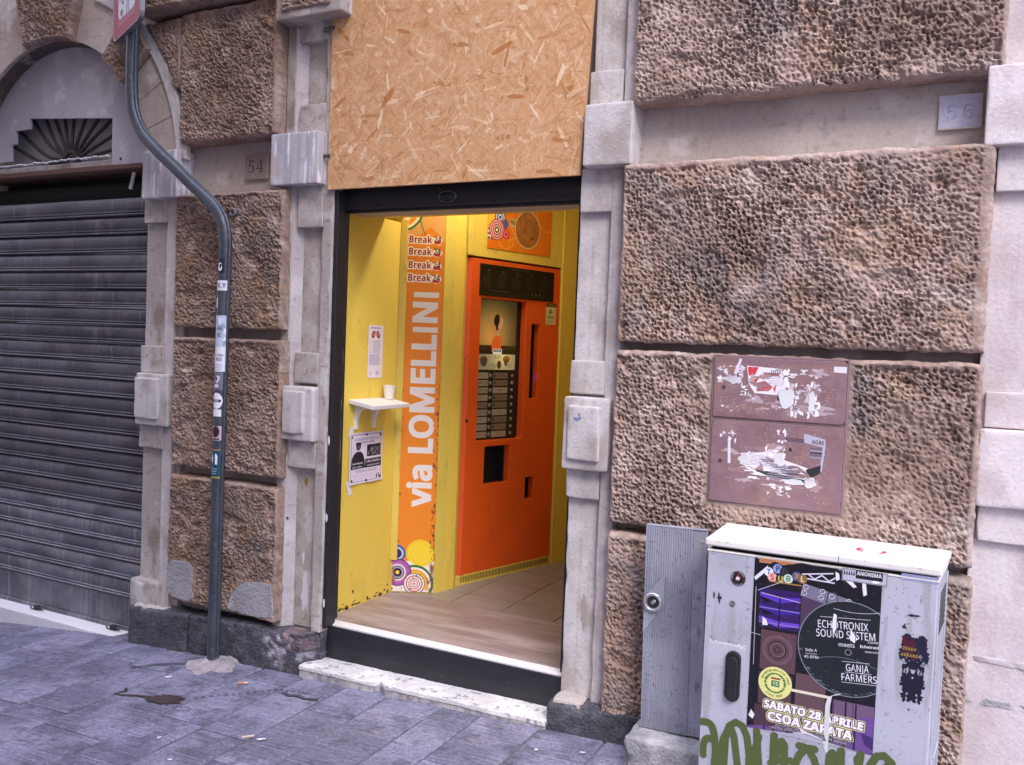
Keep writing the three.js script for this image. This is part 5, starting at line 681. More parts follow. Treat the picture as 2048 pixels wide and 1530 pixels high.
// ---------------------------------------------------------------- two meter hatches in the right wall
function hatch(y0, y1, label, draw, rightRound, flaps) {
  const x0 = 1.203, x1 = 1.667, w = x1 - x0, h = y1 - y0, t = thing('meter_hatch', label, 'hatch', null, [(x0 + x1) / 2, (y0 + y1) / 2, 0.118]), R = rng(Math.round(y0 * 100));
  const fr = new THREE.Shape(); fr.moveTo(-w / 2 - 0.006, -h / 2 - 0.004); fr.lineTo(w / 2 + 0.008, -h / 2 - 0.004); fr.lineTo(w / 2 + 0.008, h / 2 + 0.006); fr.lineTo(-w / 2 - 0.006, h / 2 + 0.006); fr.closePath(); const ho = new THREE.Path(); ho.moveTo(-w / 2, -h / 2); ho.lineTo(-w / 2, h / 2); ho.lineTo(w / 2, h / 2); ho.lineTo(w / 2, -h / 2); ho.closePath(); fr.holes.push(ho);
  part('frame', extrude(fr, 0.012).translate(0, 0, -0.008), M.rustPaint, t);
  part('recess', bx(-w / 2, w / 2, -h / 2, h / 2, -0.02, -0.004), M.darkIron, t);
  const g = 0.003, s = new THREE.Shape(), r = rightRound; s.moveTo(-w / 2 + g, -h / 2 + g); s.lineTo(w / 2 - g - r, -h / 2 + g); s.quadraticCurveTo(w / 2 - g, -h / 2 + g, w / 2 - g, -h / 2 + g + r); s.lineTo(w / 2 - g, h / 2 - g - r); s.quadraticCurveTo(w / 2 - g, h / 2 - g, w / 2 - g - r, h / 2 - g); s.lineTo(-w / 2 + g, h / 2 - g); s.closePath();
  const d = part('hatch_door', new THREE.ExtrudeGeometry(s, { depth: 0.008, bevelEnabled: true, bevelSize: 0.0015, bevelThickness: 0.0015, bevelSegments: 2 }), M.rustPaint, t);
  const map = printCanvas(w * 1000, h * 1000, 2.1, (c) => { for (let i = 0; i < 120; i++) { c.globalAlpha = 0.22; rag(c, R, R() * 464, R() * h * 1000, 6 + R() * 50, 5 + R() * 34, ['#9c8480', '#755852', '#a47a66', '#866a6a'][i % 4], 18, 0.5); } for (let i = 0; i < 500; i++) { c.globalAlpha = 0.35; c.fillStyle = ['#5a343a', '#c09aa0', '#4a2a2c'][i % 3]; c.fillRect(R() * 464, R() * h * 1000, 0.8 + R() * 2.5, 0.6 + R() * 1.6); } c.globalAlpha = 1; draw(c, R); }, '#866970');
  const f = new THREE.ShapeGeometry(s), fp = f.attributes.position, fu = f.attributes.uv; for (let i = 0; i < fp.count; i++) fu.setXY(i, (fp.getX(i) + w / 2) / w, (fp.getY(i) + h / 2) / h); f.translate(0, 0, 0.0098);
  part('door_face', f, std({ map, roughness: 0.6 }), d);
  const k = part('lock', new THREE.TorusGeometry(0.0045, 0.0018, 8, 16), M.darkIron, d); k.position.set(-w / 2 + 0.038, h / 2 - 0.113 - (h > 0.25 ? 0.04 : 0), 0.0105);
  for (const [fx, fy, rx, ry, bend] of flaps) { const e = new THREE.ShapeGeometry(ragShape(R, rx, ry, 16, 0.45), 2), p = e.attributes.position; for (let i = 0; i < p.count; i++) p.setZ(i, bend * Math.max(0, p.getY(i) / ry) ** 2); e.computeVertexNormals(); part('torn_paper', e, M.paper, d).position.set(fx - w / 2, h / 2 - fy, 0.0112); }
}
M.rustPaint = std({ map: tile(256, 0.5, (u, v) => { const a = fbm(u * 6, v * 6, 5, 831, 6), f = fbm(u * 50, v * 50, 3, 835, 50); return mix(mix([0.24, 0.155, 0.165], [0.31, 0.205, 0.22], a), [0.12, 0.085, 0.08], 0.6 * sst(0.64, 0.8, f)); }), roughness: 0.6 });
const shred = (c, R, x, y, w, h, n, col) => { for (let i = 0; i < n; i++) rag(c, R, x + R() * w, y + R() * h, 3 + R() * w * 0.2, 2 + R() * h * 0.17, col[Math.floor(R() * col.length)], 26, 0.8); };
const PW = ['#f0edf3', '#dcd6e0', '#f7f5f8', '#cdc4d0'];
hatch(1.37, 1.594, 'upper rust-red metal hatch in the right wall, rounded corners, torn white posters', (c, R) => {
  poly(c, [[118, 30], [262, 38], [258, 118], [232, 132], [150, 128], [128, 96]], '#e9e4ea'); poly(c, [[122, 34], [160, 34], [150, 62], [126, 66]], '#d0353c'); poly(c, [[180, 54], [158, 82], [146, 104], [140, 84]], '#cf2a30'); poly(c, [[150, 92], [186, 82], [214, 104], [200, 118], [158, 122]], '#a5636a'); poly(c, [[188, 106], [200, 100], [196, 122]], '#d8474a'); poly(c, [[214, 108], [226, 92], [222, 124]], '#d8474a'); text(c, 'UOVI', 226, 48, 20, '#25202c', { weight: 'bold', sx: 0.9 }); c.fillStyle = '#8f6064'; c.fillRect(180, 52, 84, 12);
  shred(c, R, 20, 30, 90, 66, 30, PW); shred(c, R, 90, 30, 300, 160, 26, ['#a58888', '#b3a0a4', '#98797a', '#8d7274']); c.globalAlpha = 0.5; for (let i = 0; i < 700; i++) { c.fillStyle = ['#e9e4ea', '#6e5452', '#c4b4ba'][i % 3]; c.fillRect(20 + R() * 400, 20 + R() * 190, 0.8 + R() * 5, 0.6 + R() * 2); } c.globalAlpha = 1; poly(c, [[72, 60], [92, 4], [100, 8], [82, 66]], '#ddd6e2'); shred(c, R, 96, 96, 60, 52, 14, PW); shred(c, R, 236, 40, 30, 150, 26, PW); shred(c, R, 262, 90, 56, 110, 30, PW); shred(c, R, 330, 80, 44, 120, 30, PW); shred(c, R, 270, 36, 110, 30, 14, PW); shred(c, R, 150, 150, 190, 60, 14, ['#a89092', '#bcaab0']); poly(c, [[418, 20], [460, 20], [460, 42], [418, 40]], '#dfdbe4'); shred(c, R, 20, 176, 70, 22, 6, PW); rag(c, R, 234, 144, 6, 14, '#2a2c34', 10); lines(c, R, 196, 66, 60, 6, 6, '#8c8894', 1.6); lines(c, R, 282, 110, 40, 9, 6, '#9c98a4', 1.4); rag(c, R, 256, 62, 8, 4, '#24222a', 8);
}, 0.018, [[0.262, 0.142, 0.04, 0.05, 0.008], [0.075, 0.085, 0.035, 0.02, 0.01], [0.35, 0.15, 0.018, 0.05, 0.006]]);
hatch(1.057, 1.362, 'lower rust-red metal hatch in the right wall, with shredded black and white posters', (c, R) => {
  poly(c, [[112, 118], [170, 112], [236, 100], [262, 130], [346, 152], [352, 186], [330, 196], [230, 178], [112, 160]], '#e4dfe8'); shred(c, R, 60, 60, 330, 190, 22, ['#a58a88', '#9a7a78', '#b5a2a6', '#8d716e']); c.globalAlpha = 0.5; for (let i = 0; i < 800; i++) { c.fillStyle = ['#e9e4ea', '#6e5452', '#b8a8ae'][i % 3]; c.fillRect(30 + R() * 390, 10 + R() * 280, 0.8 + R() * 5, 0.6 + R() * 2); } c.globalAlpha = 1; shred(c, R, 116, 112, 60, 44, 18, PW); shred(c, R, 200, 84, 70, 80, 36, PW); shred(c, R, 236, 20, 40, 60, 14, PW); shred(c, R, 130, 160, 240, 50, 20, PW);
  poly(c, [[330, 30], [402, 46], [404, 66], [396, 160], [388, 160], [394, 74], [330, 62]], '#b3aec0'); text(c, 'ASSURDE', 300, 56, 19, '#26222e', { weight: 'bold', rot: 0.06, sx: 0.8 }); text(c, 'AGRE', 378, 58, 20, '#26222e', { weight: 'bold', rot: 0.06, sx: 0.8 }); for (let i = 0; i < 5; i++) { c.fillStyle = ['#5f5a72', '#8f8aa2', '#2c2a36'][i % 3]; c.fillRect(352, 78 + i * 8, 42, 5); }
  poly(c, [[340, 160], [392, 138], [390, 166], [362, 186]], '#23222c'); for (let i = 0; i < 7; i++) { c.fillStyle = ['#45424f', '#7d7a8c', '#9d99ac'][i % 3]; c.fillRect(190 + i * 12, 140 + i * 6, 70, 3.4); } poly(c, [[150, 172], [350, 196], [346, 210], [200, 190]], '#3d3b48'); for (let i = 0; i < 4; i++) { c.fillStyle = '#a9a5b6'; c.fillRect(210, 184 + i * 7, 110, 2); } text(c, 'ALL', 128, 140, 17, '#8a8698', { weight: 'bold' }); rag(c, R, 286, 92, 9, 11, '#1f1d26', 10, 0.5);
  poly(c, [[62, 70], [72, 68], [76, 160], [66, 160]], '#dcd6e0'); shred(c, R, 30, 16, 60, 60, 8, PW); shred(c, R, 210, 220, 90, 40, 16, PW); lines(c, R, 140, 122, 100, 8, 5, '#6f6a78', 1.4); lines(c, R, 220, 150, 110, 7, 5, '#4c4856', 1.6);
}, 0.003, [[0.13, 0.14, 0.03, 0.022, 0.008], [0.36, 0.205, 0.026, 0.022, 0.014], [0.25, 0.13, 0.03, 0.03, 0.008], [0.3, 0.205, 0.05, 0.013, 0.006]]);

// ---------------------------------------------------------------- ribbed meter door and its concrete foot
{
  const t = thing('ribbed_meter_door', 'narrow grey ribbed aluminium meter door with round lock, left of the street cabinet', 'meter door', null, [1.13, 0.1988, 0.235]); t.rotation.set(0, 2.48 * Math.PI / 180, 0.9 * Math.PI / 180, 'YXZ');
  const n = 20, w = 0.176, pts = [[-0.1128, -0.02]]; for (let i = 0; i < n; i++) { const x = -0.1128 + (i / n) * w, p = w / n; pts.push([x + 0.0002, 0], [x + p * 0.1, 0.004], [x + p * 0.5, 0.004], [x + p * 0.6, 0], [x + p * 0.97, 0]); } pts.push([-0.1128 + w, 0], [-0.1128 + w, -0.02]);
  const g = extrude(shapeOf(pts.map(([x, z]) => [x, -z]).reverse()), 0.76); g.rotateX(-Math.PI / 2); part('ribbed_panel', boxUV(g), M.aluminium, t);
  part('side_strip', rb(0.0636, 0.1128, 0, 0.757, -0.02, 0.001, 0.002), M.aluminium, t);
  part('top_edge', rb(-0.1128, 0.1128, 0.7602, 0.764, -0.02, 0.004, 0.001), M.aluminium, t);
  const pl = part('lock_plate', extrude(shapeOf([[-0.1125, 0.36], [-0.036, 0.468], [-0.036, 0.585], [-0.1125, 0.492]]), 0.0015, 0.0005).translate(0, 0, 0.0065), M.aluminium, t);
  const rg = part('lock_ring', new THREE.LatheGeometry([[0.022, 0], [0.037, 0], [0.037, 0.004], [0.034, 0.011], [0.027, 0.012], [0.024, 0.008], [0.022, 0.002]].map(([x, y]) => new THREE.Vector2(x, y)), 32).rotateX(Math.PI / 2), M.chrome, pl); rg.position.set(-0.077, 0.477, 0.0088);
  part('lock_core', new THREE.CylinderGeometry(0.023, 0.023, 0.003, 24).rotateX(Math.PI / 2), M.darkIron, rg).position.z = 0.001; const tab = part('lock_tab', rb(-0.006, 0.014, -0.006, 0.006, 0.001, 0.01, 0.003), M.chrome, rg); tab.rotation.z = 0.7; for (let i = 0; i < 4; i++) { const a = 0.8 + i * 1.571; part('lock_lug', rb(-0.004, 0.004, -0.006, 0.006, 0.008, 0.013, 0.0015), M.chrome, rg).position.set(Math.cos(a) * 0.0305, Math.sin(a) * 0.0305, 0); }
  const R = rng(13); for (let i = 0; i < 6; i++) part('paper_remnant', extrude(ragShape(R, 0.009 + R() * 0.01, 0.012 + R() * 0.05, 14, 0.6), 0.0004).translate(0.088 + (R() - 0.5) * 0.02, 0.18 + i * 0.1 + R() * 0.04, 0.0012), [M.mortar, M.aluminium, M.concrete][i % 3], t);
}
single('concrete_block', stoneBox(0.978, 1.3, -0.15, 0.192, 0.12, 0.34, { r: 0.03, amp: 0.014, cell: 0.016, chips: 1, seed: 33 }), M.concrete, 'rough grey concrete block under the ribbed meter door', 'concrete block');

// ---------------------------------------------------------------- street cabinet
{
  const C = [1.635, 0.08, 0.285], t = thing('street_cabinet', 'light grey street cabinet with posters, stickers, black handle and olive green graffiti', 'utility cabinet', null, C), T = (g) => { const p = g.attributes.position; for (let i = 0; i < p.count; i++) if (p.getX(i) > 1.9) p.setX(i, p.getX(i) + 0.085 * clamp(0.44 - p.getZ(i), 0, 0.32)); return g.translate(-C[0], -C[1], -C[2]); };
  part('body', T(rb(1.286, 1.986, 0.02, 0.945, 0.145, 0.434, 0.006)), M.cabinet, t);
  part('lid', T(rb(1.277, 1.994, 0.9575, 0.983, 0.135, 0.447, 0.007)), M.lid, t);
  part('neck', T(bx(1.295, 1.978, 0.9446, 0.9576, 0.155, 0.415)), M.darkPlastic, t);
  const door = part('door', T(rb(1.288, 1.983, 0.05, 0.937, 0.4345, 0.4395, 0.002)), M.cabinet, t);
  part('lid_seam', T(bx(1.7, 1.7015, 0.9578, 0.9836, 0.43, 0.4475)), M.darkPlastic, t);
  part('body_rim', T(rb(1.284, 1.988, 0.9385, 0.945, 0.14, 0.441, 0.002)), M.lid, t);
  { const v = []; for (const y0 of [0.12, 0.76]) for (let i = 0; i < 8; i++) v.push(bx(1.9861, 1.9885, y0 + i * 0.017, y0 + 0.007 + i * 0.017, 0.19, 0.39)); part('side_vents', T(join(v)), M.darkPlastic, t); part('side_frame', T(join([rb(1.9862, 1.9905, 0.06, 0.92, 0.162, 0.17, 0.001), rb(1.9862, 1.9905, 0.06, 0.92, 0.408, 0.416, 0.001), rb(1.9862, 1.9905, 0.34, 0.35, 0.17, 0.408, 0.001)])), M.cabinet, t); }
  const hs = new THREE.Shape(); hs.absarc(0, 0.06, 0.021, 0, Math.PI); hs.absarc(0, -0.06, 0.021, Math.PI, 2 * Math.PI); hs.closePath(); const hi = new THREE.Shape(); hi.absarc(0, 0.052, 0.013, 0, Math.PI); hi.absarc(0, -0.06, 0.013, Math.PI, 2 * Math.PI); hi.closePath();
  const hd = part('handle', extrude(hs, 0.008, 0.004).translate(1.39 - C[0], 0.531 - C[1], 0.4395 - C[2]), M.darkPlastic, door); part('handle_grip', extrude(hi, 0.006, 0.004).translate(1.39 - C[0], 0.531 - C[1], 0.452 - C[2]), M.darkPlastic, hd); part('keyhole', new THREE.TorusGeometry(0.0055, 0.0016, 8, 18).translate(1.39 - C[0], 0.487 - C[1], 0.462 - C[2]), M.darkIron, hd);
  const put = (m, x, y, z = 0.4402) => { m.position.set(x - C[0], y - C[1], z - C[2]); return m; };
  // gig poster: 388 x 575 mm, top edge torn
  const poster = printCanvas(388, 575, 2.4, (g) => {
    const R = rng(2012), W = 388; g.translate(0, 42);
    const clip = [[0, 20], [40, -14], [62, -30], [90, -22], [150, -38], [230, -30], [300, -34], [340, -26], [388, -34], [388, 533], [330, 530], [250, 522], [190, 512], [120, 506], [40, 516], [0, 528]];
    g.beginPath(); clip.forEach(([x, y], i) => (i ? g.lineTo(x, y) : g.moveTo(x, y))); g.closePath(); g.clip();
    g.fillStyle = '#14121c'; g.fillRect(0, -42, W, 575);
    // sound system stack
    for (const [x, y, w, h, c] of [[20, 58, 132, 132, '#2e1a5a'], [30, 196, 116, 134, '#5b4048'], [30, 336, 108, 110, '#574048'], [146, 318, 96, 120, '#624a50'], [150, 40, 110, 170, '#4b3a52'], [20, 446, 118, 90, '#4a3440'], [146, 440, 110, 95, '#54404a'], [262, 380, 126, 160, '#6d5674']]) { g.fillStyle = c; g.fillRect(x, y, w, h); g.strokeStyle = '#17121c'; g.lineWidth = 4; g.strokeRect(x, y, w, h); }
    for (let i = 0; i < 3; i++) { g.fillStyle = '#4b2ca0'; poly(g, [[22, 74 + i * 40], [84, 84 + i * 40], [150, 78 + i * 42], [150, 88 + i * 42], [84, 104 + i * 40], [22, 88 + i * 40]], ['#5a36b8', '#3f2490', '#6a44c4'][i]); poly(g, [[22, 90 + i * 40], [70, 100 + i * 40], [40, 108 + i * 40]], '#0f0c1c'); } g.fillStyle = '#8f86b8'; g.fillRect(22, 124, 128, 3); g.fillRect(22, 172, 128, 3); g.fillStyle = '#0f0b18'; g.fillRect(84, 76, 4, 110);
    for (const r of [46, 40, 27, 22, 9]) { g.beginPath(); g.arc(86, 258, r, 0, 7); g.strokeStyle = r % 2 ? '#2a1f26' : '#7a5f66'; g.lineWidth = 3; g.stroke(); }
    g.strokeStyle = '#d4d2e0'; g.lineWidth = 4.5; g.beginPath(); g.moveTo(150, -2); g.lineTo(245, -18); g.moveTo(160, 10); g.lineTo(250, 12); for (let i = 0; i < 4; i++) { g.moveTo(168 + i * 22, i % 2 ? 8 : -6); g.lineTo(190 + i * 22, i % 2 ? -8 : 10); } g.stroke();
    for (const [x, y, w, h, a] of [[156, 26, 78, 42, 0.2], [236, 44, 66, 30, 0.22]]) { g.save(); g.translate(x, y); g.rotate(a); g.fillStyle = '#77758a'; g.fillRect(0, 0, w, h); for (const [dx, dy] of [[10, 10], [10, 30], [62, 6], [62, 27]]) if (dy < h && dx < w) { disc(g, dx, dy, 8, '#dedde8'); g.strokeStyle = '#23222c'; g.lineWidth = 2.4; g.strokeRect(dx - 4, dy - 4, 8, 8); g.beginPath(); g.moveTo(dx - 4, dy + 4); g.lineTo(dx + 4, dy - 4); g.stroke(); } g.restore(); }
    for (const [ch, x, y, c, bg] of [['T', 46, 6, '#4e6aa8', '#e6e4ee'], ['P', 74, -8, '#2c3a6e', '#8ea0d0'], ['D', 96, -2, '#3a3a48', '#24242e'], ['S', 58, 22, '#c23a44', '#e8b0a8'], ['U', 84, 24, '#e0c23c', '#2a2a34'], ['B', 108, 20, '#3c8a5a', '#c8d8c8'], ['X', 134, 8, '#b88a3a', '#4a5a8c'], ['L', 152, 14, '#e0d0a0', '#8a6a3a']]) { disc(g, x, y, 15, bg); text(g, ch, x, y, 26, c, { weight: 'bold' }); }
    g.fillStyle = '#b07e40'; g.fillRect(50, 34, 100, 4); poly(g, [[0, 30], [44, -16], [34, 10], [6, 40]], '#dfdfea');
    g.strokeStyle = '#c9c6d4'; g.lineWidth = 2; g.beginPath(); g.moveTo(14, 72); g.lineTo(95, 30); g.moveTo(26, 78); g.lineTo(150, 92); g.stroke();
    // the record
    g.save(); g.beginPath(); g.rect(0, 0, W, 540); g.clip(); disc(g, 300, 214, 152, '#8b8f9c'); disc(g, 300, 214, 149.5, '#1a2024'); for (let r = 60; r < 149; r += 3) { g.beginPath(); g.arc(300, 214, r, 0, 7); g.strokeStyle = r % 2 ? 'rgba(70,84,86,.35)' : 'rgba(8,12,14,.5)'; g.lineWidth = 1.2; g.stroke(); }
    g.save(); g.translate(300, 214); g.rotate(-0.09); g.fillStyle = '#eceaf2'; const tx = (s, x, y, z, o) => text(g, s, x, y, z, '#ebe9f2', o); tx('ECHOTRONIX', -14, -74, 33, { sx: 0.76 }); tx('SOUND SYSTEM', -6, -45, 33, { sx: 0.76 }); tx('meets', -4, -13, 18); tx('GANJA', 24, 58, 31, { sx: 0.76 }); tx('FARMERS', 28, 89, 31, { sx: 0.82 }); g.strokeStyle = '#d8d6e2'; g.lineWidth = 1.6; for (const [a, b, y] of [[-20, 62, 40], [-12, 66, 73], [-24, 80, 106], [-80, 70, -97]]) { g.beginPath(); g.moveTo(a, y); g.lineTo(b, y); g.stroke(); } tx('Side A', -112, 14, 13); tx('45 RPM', -112, 36, 13); g.fillRect(-130, 25, 36, 1.2); tx('Come', 74, -28, 12); tx('Echotronix', 66, -12, 12, { weight: 'bold' }); tx('www.echo', 70, 3, 9); g.beginPath(); g.arc(0, 10, 9, 0, 7); g.strokeStyle = '#8a8c98'; g.lineWidth = 2.2; g.stroke(); g.restore();
    g.strokeStyle = 'rgba(190,196,204,.5)'; g.lineWidth = 2; g.beginPath(); g.moveTo(205, 262); g.quadraticCurveTo(290, 226, 386, 262); g.stroke(); for (let i = 0; i < 40; i++) { const a = 0.6 + R() * 2.6; g.globalAlpha = 0.4; rag(g, R, 300 + Math.cos(a) * 144, 214 + Math.sin(a) * 144, 3 + R() * 12, 1 + R() * 3, '#9aa0aa', 10); } g.globalAlpha = 1; g.restore();
    // green badge
    disc(g, 84, 368, 53, '#e6e39a'); disc(g, 84, 368, 50, '#dfe08a'); for (let i = 0; i < 34; i++) { const a = i * 0.185 + R() * 0.1; rag(g, R, 84 + Math.cos(a) * 31, 368 + Math.sin(a) * 31, 6, 3.5, '#3d6a3c', 9, 0.5); } disc(g, 84, 368, 22, '#e6e39a'); g.fillStyle = '#2f7d4a'; g.fillRect(72, 360, 26, 20); text(g, '15', 85, 370, 17, '#d8e39a', { weight: 'bold' }); g.fillStyle = '#7d4428'; g.fillRect(70, 350, 30, 6); 'spreading positive vibes'.split('').forEach((ch, i, A) => { const a = -2.9 + (i / A.length) * 2.9; text(g, ch, 84 + Math.cos(a) * 43, 368 + Math.sin(a) * 43, 10, '#3a4424', { rot: a + 1.57, weight: 'bold' }); }); 'since 2003'.split('').forEach((ch, i, A) => { const a = 2.2 - (i / A.length) * 1.3; text(g, ch, 84 + Math.cos(a) * 43, 368 + Math.sin(a) * 43, 10, '#3a4424', { rot: a - 1.57, weight: 'bold' }); });
    g.fillStyle = '#ded9c4'; g.fillRect(136, 375, 120, 9);
    poly(g, [[330, 430], [388, 412], [388, 533], [316, 533]], 'rgba(104,66,160,.55)'); poly(g, [[350, 470], [388, 480], [388, 520], [362, 505]], 'rgba(56,34,96,.8)'); g.fillStyle = '#1a1622'; for (const x of [300, 330]) g.fillRect(x, 384, 5, 150);
    const big = (s, x, y, w, sz) => { g.save(); g.translate(x, y); g.rotate(0.03); g.font = `bold ${sz}px sans-serif`; const k = w / g.measureText(s).width; g.scale(k, 1); g.textBaseline = 'middle'; g.lineJoin = 'round'; g.strokeStyle = '#e3dd9a'; g.lineWidth = 12; g.strokeText(s, 0, 0); g.strokeStyle = '#3b2a44'; g.lineWidth = 8; g.strokeText(s, 0, 0); g.fillStyle = '#f2eef6'; g.strokeStyle = '#f2eef6'; g.lineWidth = 2.5; g.strokeText(s, 0, 0); g.fillText(s, 0, 0); g.restore(); };
    big('SABATO 28 APRILE', 52, 441, 306, 34); big('CSOA ZAPATA', 64, 479, 262, 38); text(g, "via San Pier d'Arena, Sampierdarena, Genova", 200, 509, 15, '#d0c8da', { rot: 0.04, sx: 0.72, stroke: '#2a2030', lw: 3 });
    // tears, folds, scratches
    const tear = (pts) => poly(g, pts, '#e6e2e8'); tear([[252, 108], [262, 112], [264, 150], [256, 172], [248, 150]]); tear([[304, 148], [312, 160], [326, 176], [318, 192], [304, 184]]); tear([[34, 156], [46, 164], [52, 182], [34, 184]]); tear([[166, 498], [190, 506], [240, 518], [236, 528], [180, 520]]); tear([[282, -14], [300, -4], [316, 14], [306, 18], [280, -2]]); tear([[330, -4], [342, 0], [346, 34], [336, 40], [332, 16]]); tear([[250, -26], [262, -20], [264, -2], [254, 4]]); tear([[12, 470], [24, 486], [18, 502], [4, 492]]);
    g.strokeStyle = 'rgba(10,8,14,.8)'; g.lineWidth = 1.6; for (const x of [261, 318]) { g.beginPath(); g.moveTo(x, 40); g.lineTo(x + 8, 520); g.stroke(); } g.strokeStyle = '#d8d6e2'; g.lineWidth = 1.5; g.beginPath(); g.moveTo(8, 60); g.lineTo(12, 320); g.moveTo(0, 215); g.lineTo(30, 218); g.moveTo(250, 92); g.quadraticCurveTo(320, 104, 386, 84); g.stroke(); for (let i = 0; i < 130; i++) { g.globalAlpha = 0.5; g.fillStyle = '#cfcad8'; g.fillRect(R() * W, R() * 530, 0.8 + R() * 5, 0.6 + R() * 0.8); } g.globalAlpha = 1;
  });
  const mk = (name, w, h, ppm, draw, x, y, o = {}) => put(part(name, sheet(w / 1000, h / 1000, o.t ?? 0.0008), std({ map: printCanvas(w, h, ppm, draw, o.bg), roughness: o.rough ?? 0.45, alphaTest: o.bg ? 0 : 0.5 }), door), x, y, o.z);
  put(part('gig_poster', sheet(0.388, 0.575, 0.001), std({ map: poster, roughness: 0.4, alphaTest: 0.5 }), door, 'torn black and purple gig poster with a large record'), 1.6365, 0.9455 - 0.2875, 0.4405);
  // graffiti paint film over the lower front
  mk('graffiti', 700, 370, 1.7, (g) => { const R = rng(6), L = (pts, w) => { g.strokeStyle = '#505e30'; g.lineCap = g.lineJoin = 'round'; g.lineWidth = w; g.beginPath(); pts.forEach(([x, y], i) => (i ? g.lineTo(x, y) : g.moveTo(x, y))); g.stroke(); }, S = (pts, w) => { g.strokeStyle = '#505e30'; g.lineCap = g.lineJoin = 'round'; g.lineWidth = w; g.beginPath(); g.moveTo(...pts[0]); for (let i = 1; i < pts.length - 1; i++) g.quadraticCurveTo(...pts[i], (pts[i][0] + pts[i + 1][0]) / 2, (pts[i][1] + pts[i + 1][1]) / 2); g.lineTo(...pts[pts.length - 1]); g.stroke(); };
    S([[18, 178], [14, 132], [36, 112], [62, 130], [56, 200], [60, 290]], 23); L([[50, 330], [84, 104], [98, 74], [110, 72], [118, 92], [148, 270], [158, 270], [198, 72]], 23); L([[212, 330], [262, 84], [272, 70], [280, 80], [290, 330]], 23); S([[240, 150], [268, 132], [300, 128]], 22);
    L([[374, 72], [356, 73], [342, 82], [328, 102], [316, 136], [310, 190], [312, 330]], 23); S([[453, 58], [454, 130], [446, 220], [440, 310]], 24); S([[510, 56], [504, 120], [492, 210], [486, 310]], 24); L([[526, 330], [530, 140], [540, 82], [556, 50], [578, 42], [600, 60], [610, 100], [612, 330]], 23); S([[640, 160], [648, 84], [668, 62], [692, 66]], 24);
    for (let i = 0; i < 900; i++) { const q = [[100, 100], [280, 100], [340, 110], [480, 100], [575, 70], [40, 130]][i % 6]; g.fillStyle = '#505e30'; disc(g, q[0] + (R() + R() + R() - 1.5) * 90, q[1] + (R() + R() + R() - 1.5) * 90, 0.3 + R() * 0.7, '#505e30'); } }, 1.636, 0.42 - 0.185, { z: 0.4415, t: 0.0004, rough: 0.6 });
  // stickers
  const round = (name, r, x, y, draw) => { const c = new THREE.CircleGeometry(r / 1000, 36); put(part(name, c, std({ map: printCanvas(2 * r, 2 * r, 5, draw, '#17181f'), roughness: 0.45 }), door), x, y, 0.4408); };
  round('sticker', 26, 1.391, 0.86, (g) => { const R = rng(3); disc(g, 26, 26, 25.5, '#dcdce6'); disc(g, 26, 26, 24.6, '#181a24'); 'ANTIFASCISTA SEMPRE OVUNQUE '.split('').forEach((ch, i, A) => { const a = (i / A.length) * 6.283; text(g, ch, 26 + Math.cos(a) * 20.5, 26 + Math.sin(a) * 20.5, 5, i % 9 < 4 ? '#c8404a' : '#d8d8e2', { rot: a + 1.57, weight: 'bold' }); }); disc(g, 26, 26, 15.5, '#161822'); rag(g, R, 25, 26, 10, 9, '#e6e6ee', 9, 0.45); poly(g, [[22, 10], [25, 18], [33, 9], [28, 19], [22, 22]], '#c8303c'); g.strokeStyle = '#c8303c'; g.lineWidth = 1.8; g.beginPath(); g.moveTo(17, 35); g.lineTo(36, 19); g.stroke(); });
  round('sticker', 10, 1.376, 0.772, (g) => { disc(g, 10, 10, 9.6, '#d0d0da'); disc(g, 10, 10, 9.1, '#15161c'); text(g, 'PRIDE', 10, 7.5, 5, '#c4c4d0', { weight: 'bold', rot: 0.2 }); text(g, 'GANG', 10, 12.5, 5, '#c4c4d0', { weight: 'bold', rot: 0.2 }); });
  mk('sticker', 132, 40, 4, (g) => { const R = rng(4); g.strokeStyle = '#1c1d26'; g.lineWidth = 1.5; g.strokeRect(2, 2, 128, 36); g.fillStyle = '#15161e'; g.fillRect(40, 2, 78, 26); text(g, 'ANONIMA', 79, 11, 17, '#ecebf2', { weight: 'bold', sx: 0.86 }); for (let i = 0; i < 5; i++) poly(g, [[4 + i * 7, 20], [7 + i * 7, 4], [10 + i * 7, 20]], '#22232c'); rag(g, R, 98, 32, 14, 6, '#f0eff4', 10); }, 1.779, 0.925, { bg: '#b9bac8', z: 0.4412 });
  mk('sticker', 102, 20, 4, (g) => text(g, 'Caronte', 52, 10.5, 15, '#676d96', { sx: 1.2, font: 'serif' }), 1.934, 0.944, { bg: '#9a9fc2' });
  mk('sticker', 112, 15, 4, (g) => { const R = rng(5); lines(g, R, 4, 3, 46, 3, 3.6, '#8b4a2c', 1.6); text(g, 'in memoria', 78, 7, 8, '#7a3a22', { weight: 'bold' }); }, 1.513, 0.932, { bg: '#c98a62' });
  { const c = new THREE.CircleGeometry(0.013, 24); put(part('sticker', c, std({ map: printCanvas(26, 26, 4, (g) => { disc(g, 13, 13, 12, '#b8483c'); disc(g, 13, 13, 8, '#e0a890'); disc(g, 13, 14, 5, '#8a3428'); }, '#d8d4dc'), roughness: 0.5 }), door), 1.612, 0.931, 0.4408); }
